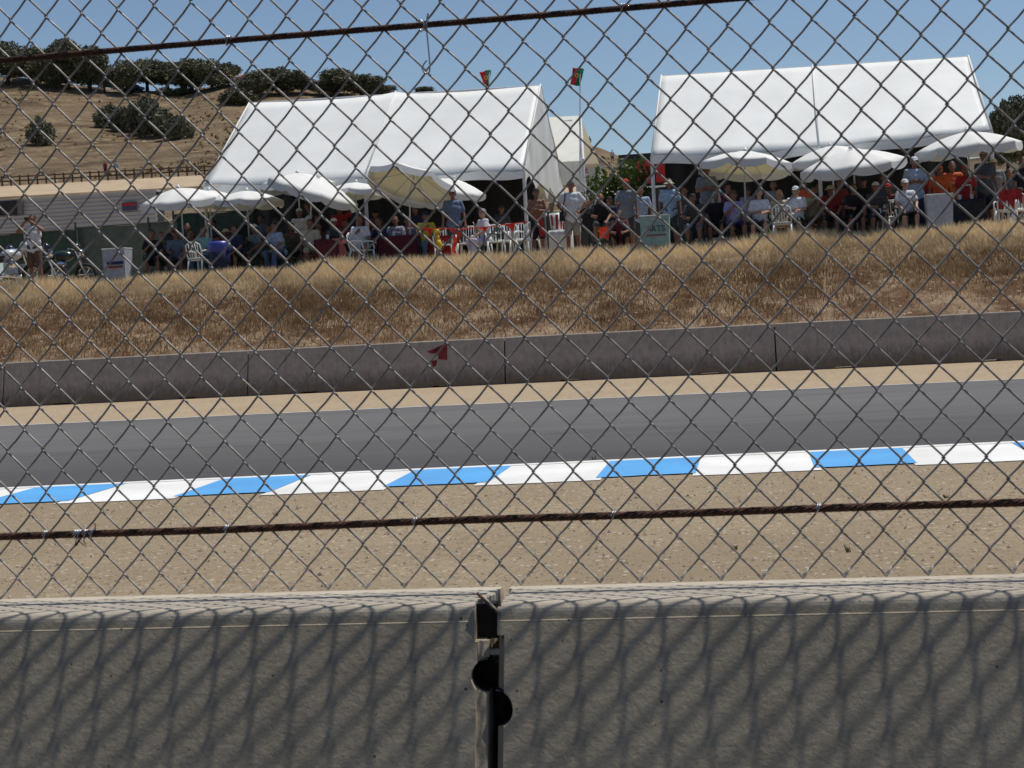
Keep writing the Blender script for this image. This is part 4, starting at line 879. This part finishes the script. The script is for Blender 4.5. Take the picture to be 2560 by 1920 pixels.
p=person(2462,38.0,'hold','tall person in dark grey shirt with raised grey visor near the right edge','darkgrey','black','cap','grey',h=1.86,rz=.3)
person(2486,39.6,'stand','person in pale cap behind the tall dark-shirted one','grey','darkgrey','cap','beige',h=1.78)
person(2560,38.5,'stand','person in black and white top cut by the right edge','black','khaki',h=1.70)
person(1503,39.0,'sitlean','person in black shirt bending over the red striped bin','black','darkgrey','bald',h=1.7,dz=.25)
# seated row under right tent
ch='dark green chair under the '
SEAT=[(1733,37.7,'sitlean','darkgrey','jeans','cap','black','person in dark shirt sitting at the left end of the right row'),
(1790,37.9,'sit','black','black','long','white','long white-haired person in black in the right row'),
(1832,37.6,'siteat','purple','navy','cap','brown','person in lavender shirt next to the long-haired one'),
(1897,37.5,'sitfold','white','darkgrey',None,'','person in white t-shirt with dark chest print, arms folded'),
(1948,38.6,'sit','beige','khaki','bald','','bald person in beige half hidden between the white t-shirts'),
(1989,37.5,'sitfold','white','black','cap','white','person in white t-shirt and white cap, hands in lap'),
(2032,38.4,'siteat','khaki','brown',None,'','person in khaki leaning behind the white-capped one'),
(2076,37.9,'sit','darkred','black','sunhat','beige','person in dark red shirt and beige hat in the right row'),
(2128,37.8,'sitlean','black','black',None,'','large person in black shirt in the middle of the right row'),
(2184,37.7,'sitlean','darkgrey','navy','cap','white','person in dark grey with white cap and blue shorts'),
(2262,37.5,'sit','white','black','cap','white','person in white t-shirt leaning beside the big white box'),
(2222,39.0,'siteat','maroon','black','cap','red','person in maroon with red cap behind the white box row')]
for a in SEAT: person(a[0],a[1],a[2],a[7],a[3],a[4],a[5],a[6] or 'white',seat=ch+a[7],skin=a[3] in('white','beige'),h=1.72,dz=0,rz=random.uniform(-.25,.25))
p_=[('siteat',380,38.4,'black','black',None,'person in black shirt, broad back, beside the left white box'),('sit',404,39.2,'darkgrey','jeans',None,'person in charcoal behind the broad black-shirted one'),('sitlean',443,38.6,'bluegrey','darkgrey','cap','person in blue-grey with dark cap right of the black-shirted pair'),('sit',478,39.3,'green','black',None,'person in dark green near the white stool'),
('siteat',512,38.5,'teal','jeans',None,'person in dull teal left of the blue bin'),('sit',565,39.3,'maroon','brown','sunhat','person with tan sun hat behind the blue bin'),('sitlean',598,38.3,'navy','black',None,'person in navy right of the blue bin'),('siteat',640,38.7,'grey','darkgrey','cap','person in grey with white cap, centre of the left crowd'),
('sit',672,39.6,'black','black',None,'person in black in deep shade of the left tent'),('sitlean',698,38.2,'ltblue','jeans',None,'person in light blue reading, left crowd'),('siteat',728,39.2,'brown','black',None,'person in brown behind the tan-shirted reader'),('sit',775,38.3,'beige','khaki',None,'person in beige with bare legs near the grey-legged stool'),
('sitlean',810,39.3,'maroon','black',None,'person in maroon behind the small dark red table'),('siteat',838,38.4,'darkgrey','jeans','cap','person with white cap drinking beside the red cloth table'),('sit',862,39.2,'darkred','darkgrey',None,'person in dark red next to the pole of the left tent'),('siteat',898,38.2,'white','khaki','bald','bald person in white on the tan chair, left of the middle pole'),
('sitlean',958,39.0,'navy','jeans',None,'person with brown hair in navy behind the maroon table'),('sit',988,39.2,'plaid','darkgrey',None,'person in grey plaid shirt at the maroon table'),('siteat',1018,39.6,'bluegrey','black','cap','person in blue-grey at the right end of the maroon table'),('siteat',1062,38.3,'yellow','jeans','cap','person in yellow shirt, blue cap and jeans at the pennant string')]
for i,(po,px,Y,tc,bc,ht,lab) in enumerate(p_): person(px,Y,po,lab,tc,bc,ht,'white' if 'white cap' in lab else('beige' if 'tan' in lab else('navy' if 'blue cap' in lab else 'black')),seat=ch+lab,h=1.70,rz=random.uniform(-.5,.5),long=bc=='jeans')
person(1212,37.9,'siteat','person in white top and pale trousers seated sideways among the white chairs','white','lav','cap','grey',long=True,rz=-.9,h=1.66,skin=1,seat=ch+'seated person among the empty white chairs')
person(1548,37.3,'squat','person squatting in dark clothes and red shoes below the red-capped one','maroon','black',None,h=1.6,shoe='red')
BK=[(430,41.2,'stand','black','person standing in black behind the leftmost seated pair'),(470,41.8,'stand','darkgrey','person standing in charcoal below the leftmost umbrella'),(533,41.4,'crossed','navy','person standing in navy with folded arms behind the blue bin'),(585,42.,'sit','maroon','person seated in maroon in the shade behind the second umbrella pole'),(620,41.3,'stand','black','person standing in black right of the second umbrella pole'),(655,42.2,'hold','bluegrey','person standing in dull blue at the left shade sheet edge'),
(690,41.6,'crossed','darkgrey','person standing with folded arms in charcoal inside the left tent'),(795,41.9,'stand','black','person standing in black under the steep umbrella pole'),(915,41.5,'hold','maroon','person standing in maroon just right of the left tent middle pole'),(940,42.3,'stand','darkgrey','person standing in charcoal behind the maroon table'),(1040,42.,'crossed','navy','person standing in navy behind the yellow shirt'),(1085,42.,'stand','black','person standing in black below the cream underside'),
(1255,42.3,'stand','darkgrey','person standing in charcoal behind the empty chairs, deep in the tent'),(1380,43.,'hold','green','person in dark green behind the red striped bucket'),(1470,42.6,'stand','black','person standing in black between the white t-shirt and red cap'),(1525,43.,'crossed','navy','person standing in navy in front of the leafy tree'),(1713,41.6,'stand','darkgrey','person standing in charcoal inside the right tent left end'),(1822,42.,'hold','maroon','person standing in maroon behind the lavender shirt'),
(1870,41.6,'stand','grey','person standing in faded grey behind the umbrella pole of the right row'),(2048,42.2,'crossed','black','person standing in black with folded arms between the two middle umbrellas'),(2100,41.7,'hold','darkred','person standing in dark red behind the beige hat'),(2160,42.2,'stand','black','person standing in black right of the middle umbrella pole'),(2212,41.4,'hold','darkgrey','person standing in charcoal left of the light blue shirt'),(2330,42.1,'stand','darkred','person standing in dark red behind the big white bin'),(2440,41.8,'crossed','black','person standing in black behind the red shirt'),(2525,41.5,'stand','darkgrey','person standing in charcoal at the red draped chairs')]
for q,(px,Y,po,tc,lab) in enumerate(BK): person(px,Y,po,lab,tc,'black' if q%2 else 'darkgrey','cap' if q%3==0 else None,'black' if q%2 else 'darkgrey',h=1.62+.03*(q%6),long=q%2==0,rz=.5*math.sin(q*2.3),seat=(ch+lab) if po=='sit' else None)
# tiny people on the hills
def far_person(px,py,top,bot,lab,Yd=None):
    q=hillpt(px,py) if Yd is None else at(px,py,Yd); person(px,0,'stand',lab,top,bot,x=q.x,h=1.75,zbase=q.z-.1,grp='people far off on the hills').location=(q.x,q.y-.8,q.z-.1)
far_person(298,436,'ltblue','jeans','tiny person in bright blue shirt at the rail fence'); far_person(271,438,'darkred','black','tiny dark person left of the blue one at the rail fence')
for a in[(1457,361,'navy','leftmost of four tiny people on the small hill'),(1464,364,'black','second of four tiny people on the small hill'),(1468,366,'darkgrey','third of four tiny people on the small hill'),(1476,368,'grey','rightmost of four tiny people on the small hill'),(1533,404,'white','tiny person in white on the small hill beside the trailer')]: far_person(a[0],a[1],a[2],'black',a[3])
# bag strap and bag of the man in white
pp=[o for o in COL.objects if o.get('label','').startswith('person in white t-shirt and khaki')][0]
t=empty('shoulder_bag',pp.location,'dark shoulder bag strap worn by the person in white t-shirt and khaki shorts','bag'); t.scale=pp.scale
b=MB(); b.tube([(-.13,.0,1.47),(-.13,-.10,1.44),(-.15,-.155,1.30),(-.20,-.155,1.10),(-.23,-.10,.98)],.014,6); b.build('strap',M_maroon,t); b=MB(); b.box((-.24,-.05,.92),(.10,.2,.22)); b.build('pouch',M_black,t)
# prints on shirts
def print_on(labstart,txt,size,m,dz,dy,dx=0):
    pq=[o for o in COL.objects if o.get('label','').startswith(labstart)][0]; text(txt,size,m,pq,(dx,dy,dz),name='chest_print')
pq=[o for o in COL.objects if o.get('label','').startswith('person in bright red shirt')][0]; b=MB(); b.box((0,-.155,1.22),(.22,.01,.035)); b.build('chest_print',M_plast,pq)
# ---------------------------------------------------------------- empty chairs, tables, boxes
for px,Y,lab,rz in[(1168,37.9,'empty white chair left of the seated woman in white',0),(1240,37.8,'first of the row of empty white chairs right of the woman',.15),(1268,38.0,'second empty white chair in the row',-.1),(1297,37.8,'empty white chair in the row nearest the tent corner pole',.1),(1318,37.4,'empty white chair touching the bare-chested person',-.35),
(1108,37.8,'white chair draped beside the yellow toy',.2),(905,37.3,'tan-lit white chair turned sideways left of the middle pole',1.2),(500,37.4,'white chair showing its legs left of the blue bin',2.9),(1958,37.1,'low white chair between the two seated white t-shirts',3.0),(2222,37.6,'white chair left of the white-capped one at the box',.2),(2240,38.2,'white chair behind that, slats showing',.1),
(2515,37.3,'white chair with red cloth at the right edge',-.3),(2535,38.6,'white chair behind the red-draped one at the right edge',.2),(2548,37.9,'rightmost white chair, cut by the photo edge',.1),(1120,38.6,'white chair behind the blue-grey t-shirt',.1),(1205,38.9,'white chair behind the seated woman',0)]: chair(px,Y,lab,rz)
def table(px,Y,wd,m,lab,h=.74,dp=.7):
    t=empty('table',(X(px,Y,3.2),Y,gz_(Y)),lab,'table','cloth covered tables'); b=MB(); b.box((0,0,h-.015),(wd,dp,.03)); b.build('tabletop',M_plast,t)
    for sx in(-1,1):
        for sy in(-1,1): b=MB(); b.tube([(sx*(wd/2-.08),sy*(dp/2-.08),0),(sx*(wd/2-.08),sy*(dp/2-.08),h-.03)],.02,6); b.build('leg',M_pole,t)
    b=MB(); n=40; ring=[]
    for i in range(n):
        a=2*math.pi*i/n; cx_,cy_=math.cos(a),math.sin(a); k_=1/max(abs(cx_),abs(cy_)); ring.append((cx_*k_*(wd/2+.02),cy_*k_*(dp/2+.02)))
    g=[[(0,0,h+.004)]*(n+1)]+[[(ring[i%n][0]*(1+.03*s+.02*s*math.sin(i*2.)),ring[i%n][1]*(1+.03*s+.03*s*math.sin(i*2.)),h+.006-s*.5) for i in range(n+1)] for s in(0,.3,.7,1)]
    b.sheet(g); c_=b.build('table_cover',m,t,smooth=True)
table(1005,38.5,1.1,M_maroon,'table under a dark maroon cloth before the plaid shirt'); table(826,38.1,.6,M_maroon,'small table with dark red cloth in the left crowd'); table(1400,38.4,.55,mat('white_cloth',(.66,.67,.66),.8),'white clothed table under the red striped bin',h=.62); table(1105,38.4,.5,M_red,'little red clothed table beside the yellow toy',h=.66)
table(2415,38.1,.8,M_dark,'dark clothed table right of the big white box')
for q,(px,Y,h0) in enumerate([(985,38.4,.75),(1010,38.4,.75),(820,38.0,.75),(1385,38.2,.63),(2400,38.0,.75),(2430,38.0,.75)]):
    b=MB(); b.lathe([(0,0),(.035,0),(.042,.11),(0,.11)],12); o=b.build('cup',M_plast,loc=(X(px,Y,3.4),Y,gz_(Y)+h0+.01)); tag(o,['white cup at the left of the maroon table','white cup at the right of the maroon table','white cup on the small dark red table','white cup on the white clothed table','left white cup on the dark table','right white cup on the dark table'][q],'cup','white cups on tables')
def wbox(px,Y,wpx,hpx,lab,m,txt=None,band=None):
    zg=gz_(Y); wd=wpx/F*Y; hh=hpx/F*Y; t=empty('bin_box',(X(px,Y,3.3),Y,zg),lab,'bin','printed cardboard bins'); b=MB()
    b.add([(s*wd/2*k_,y*wd*.42*k_,z) for z,k_ in((0,.92),(hh,1.)) for s,y in((-1,-1),(1,-1),(1,1),(-1,1))],[(0,1,5,4),(1,2,6,5),(2,3,7,6),(3,0,4,7),(0,3,2,1)]); b.build('body',m,t)
    b=MB(); b.tube([(-wd/2,-wd*.42,hh),(wd/2,-wd*.42,hh),(wd/2,wd*.42,hh),(-wd/2,wd*.42,hh),(-wd/2,-wd*.42,hh)],.015,5); b.build('rim',M_plast,t)
    if txt:
        for s_,sz,dzz,mm in txt: text(s_,sz,mm,t,(.02,-wd*.42-.012,hh*dzz))
    for dzz,bh,bwf,mm in band or []:
        b=MB(); b.box((.03,-wd*.42-.008,hh*dzz),(wd*bwf,.006,bh)); b.build('printed_band',mm,t)
    return t
M_navy=mat('navy_ink',(.03,.04,.16),.7); M_ink=mat('dark_ink',(.03,.06,.07),.7); M_redink=mat('red_ink',(.30,.06,.05),.7)
wbox(294,37.1,62,86,'white bin with blue and red print at the left',mat('white_card',(.40,.42,.47),.6),None,[(.56,.075,.72,M_navy),(.44,.05,.66,M_redink)])
wbox(1638,37.0,72,84,'pale teal bin reading ARTS in front of the tent corner',mat('teal_card',(.30,.44,.42),.6),[('ARTS',.20,.60,M_ink)],[(.42,.03,.66,M_redink)])
wbox(2347,37.2,62,92,'big plain white bin right of the seated white t-shirt',mat('white_card2',(.50,.52,.56),.6))
# red striped bucket
Y=38.35; t=empty('striped_bucket',(X(1391,Y,3.6),Y,gz_(Y)+.63),'red and white striped bucket on the white clothed table','bucket')
b=MB(); b.lathe([(0,0),(.15,0),(.18,.44),(.16,.44),(.13,.02)],24); b.build('bucket_body',M_plast,t,smooth=True); b=MB()
for q in range(8):
    a0=q*math.pi/4; g=[[( (.154+.030*k_/3)*math.cos(a0+i*.1),(.154+.030*k_/3)*math.sin(a0+i*.1),.03+.36*k_/3) for i in range(5)] for k_ in range(4)]; b.sheet(g)
b.build('red_stripes',M_red,t)
# blue bin
Y=37.3; t=empty('waste_bin',(X(550,Y,3.2),Y,gz_(Y)),'dark blue waste bin with shiny blue bag over its rim','bin'); b=MB(); b.lathe([(0,0),(.24,0),(.28,.78),(0,.78)],20); b.build('bin_body',M_bluebin,t,smooth=True)
b=MB(); b.lathe([(.285,.60),(.31,.70),(.30,.80),(.27,.86),(.15,.875),(0,.83)],22); b.build('bin_bag',M_bluebag,t,smooth=True)
# white post with panel near the tent corner
t=empty('signpost',(X(1364,37.5,3.3),37.5,gz_(37.5)),'pale square post beside the bare-chested person','post'); b=MB(); b.box((0,0,.5),(.07,.07,1.)); b.build('post',M_pole,t); b=MB(); b.lathe([(0,.10),(.05,.07),(.06,0)],10,Matrix.Translation((0,0,1.))); b.build('knob',M_pole,t,smooth=True); b=MB(); b.box((.05,.01,.48),(.03,.05,.95)); b.build('dark_edge',M_dark,t)
# yellow toy
Y=37.4; t=empty('inflatable_toy',(X(1093,Y,3.3),Y,gz_(Y)+.32),'yellow inflatable toy hanging by the pennants','toy'); b=MB(); b.ell((0,0,.45),(.07,.07,.08)); b.ell((0,0,.30),(.06,.07,.10)); b.ell((.02,0,.12),(.10,.10,.14)); b.ell((.0,-.08,.44),(.02,.03,.015)); b.build('toy_body',M_yel,t,smooth=True)
b=MB(); b.tube([(0,0,.0),(0,0,-.33)],.01,5); b.build('stick',M_pole,t)
# pennants
t=empty('pennant_string',(X(1170,37.1,3.6),37.1,gz_(37.1)),'string of orange-red triangular pennants along the white chairs','pennants'); o_=t.location
P=[(1015,566),(1045,569),(1080,572),(1120,571),(1160,573),(1200,569),(1235,566),(1262,561),(1290,558),(1318,554)]
b=MB(); b.tube([at(x,y,37.1)-o_ for x,y in P],.012,5); b.build('string',M_orange,t)
def pen(x0,y0,x1,y1,xt,yt):
    b=MB(); A,B,C=at(x0,y0,37.09)-o_,at(x1,y1,37.09)-o_,at(xt,yt,37.05)-o_
    b.sheet([[A+(B-A)*i/4+(C-(A+B)/2)*(j/4)+((A+B)/2-(A+(B-A)*i/4))*(j/4)+Vector((0,-.03*math.sin(i*1.5+j),0)) for i in range(5)] for j in range(5)]); b.build('pennant',M_orange,t,smooth=True)
for a in[(1058,571,1082,572,1078,590),(1122,571,1140,572,1132,584),(1136,572,1157,573,1148,605),(1193,569,1222,567,1214,578),(1262,561,1288,558,1284,580),(1305,556,1318,554,1312,562)]: pen(*a)
t=empty('red_streamer',(X(1136,37.2,3.2),37.2,gz_(37.2)),'red streamer hanging below the third pennant','streamer'); b=MB(); b.sheet([[(.05*i-.05+.03*math.sin(k_),-.02*math.sin(k_*2+i),.62-.07*k_) for i in range(3)] for k_ in range(9)]); b.build('cloth',M_orange,t)
t=empty('red_towel',(X(1352,37.0,3.4),37.0,gz_(37)),'red towel hanging from the waist of the bare-chested person','towel'); b=MB(); b.sheet([[(.05*i-.06+.02*k_*.5,-.20-.02*math.sin(k_+i),.98-.10*k_) for i in range(4)] for k_ in range(6)]); b.build('cloth',M_red,t)
t=empty('red_towel',(X(1455,38.2,3.3),38.2,gz_(38)),'orange red cloth hanging left of the squatting person','towel')
bpy.data.objects.remove(t)
t=empty('red_towel',(X(1510,38.0,3.3),38.0,gz_(38)),'orange-red cloth on a stool left of the squatting person','towel'); b=MB(); b.sheet([[(.06*i-.12,-.02*math.sin(k_+i),.62-.09*k_) for i in range(5)] for k_ in range(4)]); b.build('cloth',M_orange,t)
t=empty('red_drape',(X(2528,37.15,3.6),37.15,gz_(37)),'red cloth draped over the white chair backs at the right edge','drape'); b=MB(); b.sheet([[(.09*i-.3,-.03*math.sin(k_+i*2),.92-.12*k_*(1+.4*math.sin(i*2.1))) for i in range(7)] for k_ in range(4)]); b.build('cloth',M_red,t)
t=empty('cool_box',(X(1770,38.6,3),38.6,gz_(38.6)),'low white cool box that the tall white-capped person stands on','cool box'); b=MB(); b.box((0,0,.09),(.62,.42,.18)); b.build('box_body',M_plast,t); b=MB(); b.box((0,0,.20),(.64,.44,.035)); b.build('lid',M_plast,t)
# ---------------------------------------------------------------- motorcycles
def moto(px,Y,rz,col,lab):
    t=empty('motorcycle',(X(px,Y,3.2),Y,gz_(Y)),lab,'motorcycle','parked motorcycles',rz)
    for x in(-.72,.72):
        w0=empty('wheel',(x,0,.32),None,None); w0.parent=t
        bpy.data.objects.remove(w0)
        b=MB(); pts=[(x+.27*math.cos(q*.5236),0,.32+.27*math.sin(q*.5236)) for q in range(13)]; b.tube(pts,.055,8,False); wh=b.build('wheel',M_rubber,t,smooth=True)
        b=MB(); b.tube([(x,-.04,.32),(x,.04,.32)],.06,10)
        for q in range(6): b.tube([(x,0,.32),(x+.25*math.cos(q*1.047),0,.32+.25*math.sin(q*1.047))],.012,5)
        b.tube([(x+.23*math.cos(q*.5236),0,.32+.23*math.sin(q*.5236)) for q in range(13)],.018,6,False); b.build('rim',M_chrome,wh)
    m=mat('moto_'+lab[:9],col,.25,.05,6,spec=.6)
    b=MB(); b.ell((.12,0,.86),(.30,.17,.16)); b.build('fuel_tank',m,t,smooth=True)
    b=MB(); b.ell((-.35,0,.82),(.34,.14,.07)); b.ell((-.68,0,.9),(.14,.11,.07)); b.build('seat',M_black,t,smooth=True)
    b=MB(); b.box((.0,0,.48),(.42,.28,.34)); b.ell((.05,.12,.62),(.13,.08,.11)); b.ell((.05,-.12,.62),(.13,.08,.11)); b.build('engine',M_chrome,t,smooth=False)
    b=MB(); b.tube([(.72,-.08,.32),(.48,-.08,.98)],.026,7); b.tube([(.72,.08,.32),(.48,.08,.98)],.026,7); b.build('fork',M_chrome,t)
    b=MB(); b.tube([(.36,-.36,1.04),(.46,-.18,1.03),(.48,0,1.0),(.46,.18,1.03),(.36,.36,1.04)],.016,7); b.build('handlebar',M_chrome,t)
    b=MB(); b.ell((.62,0,.92),(.08,.11,.11)); b.build('headlight',M_chrome,t,smooth=True)
    b=MB(); b.ell((.52,0,1.08),(.10,.18,.14)); b.build('fairing',m,t,smooth=True)
    b=MB(); b.tube([(.1,-.16,.36),(-.3,-.18,.3),(-.85,-.2,.38)],[.03,.04,.055],8); b.build('exhaust',M_chrome,t,smooth=True)
    b=MB(); b.tube([(-.72,0,.62),(-.95,0,.6)],.10,8); b.build('mudguard',m,t)
moto(20,37.6,1.0,(.45,.47,.50),'silver motorcycle at the left edge, chrome glinting'); moto(70,39.2,.5,(.015,.015,.02),'black motorcycle behind the person with the camera'); moto(150,40.2,.2,(.02,.03,.025),'dark motorcycle parked right of the camera person'); moto(-20,39.0,.6,(.03,.03,.06),'dark blue motorcycle cut by the left edge')
moto(2520,46.5,.5,(.03,.03,.05),'dark motorcycle behind the right edge group'); moto(2560,45.2,.2,(.3,.3,.32),'grey motorcycle at the right edge')
for q,(px,Y) in enumerate([(2505,44.)]):
    pass
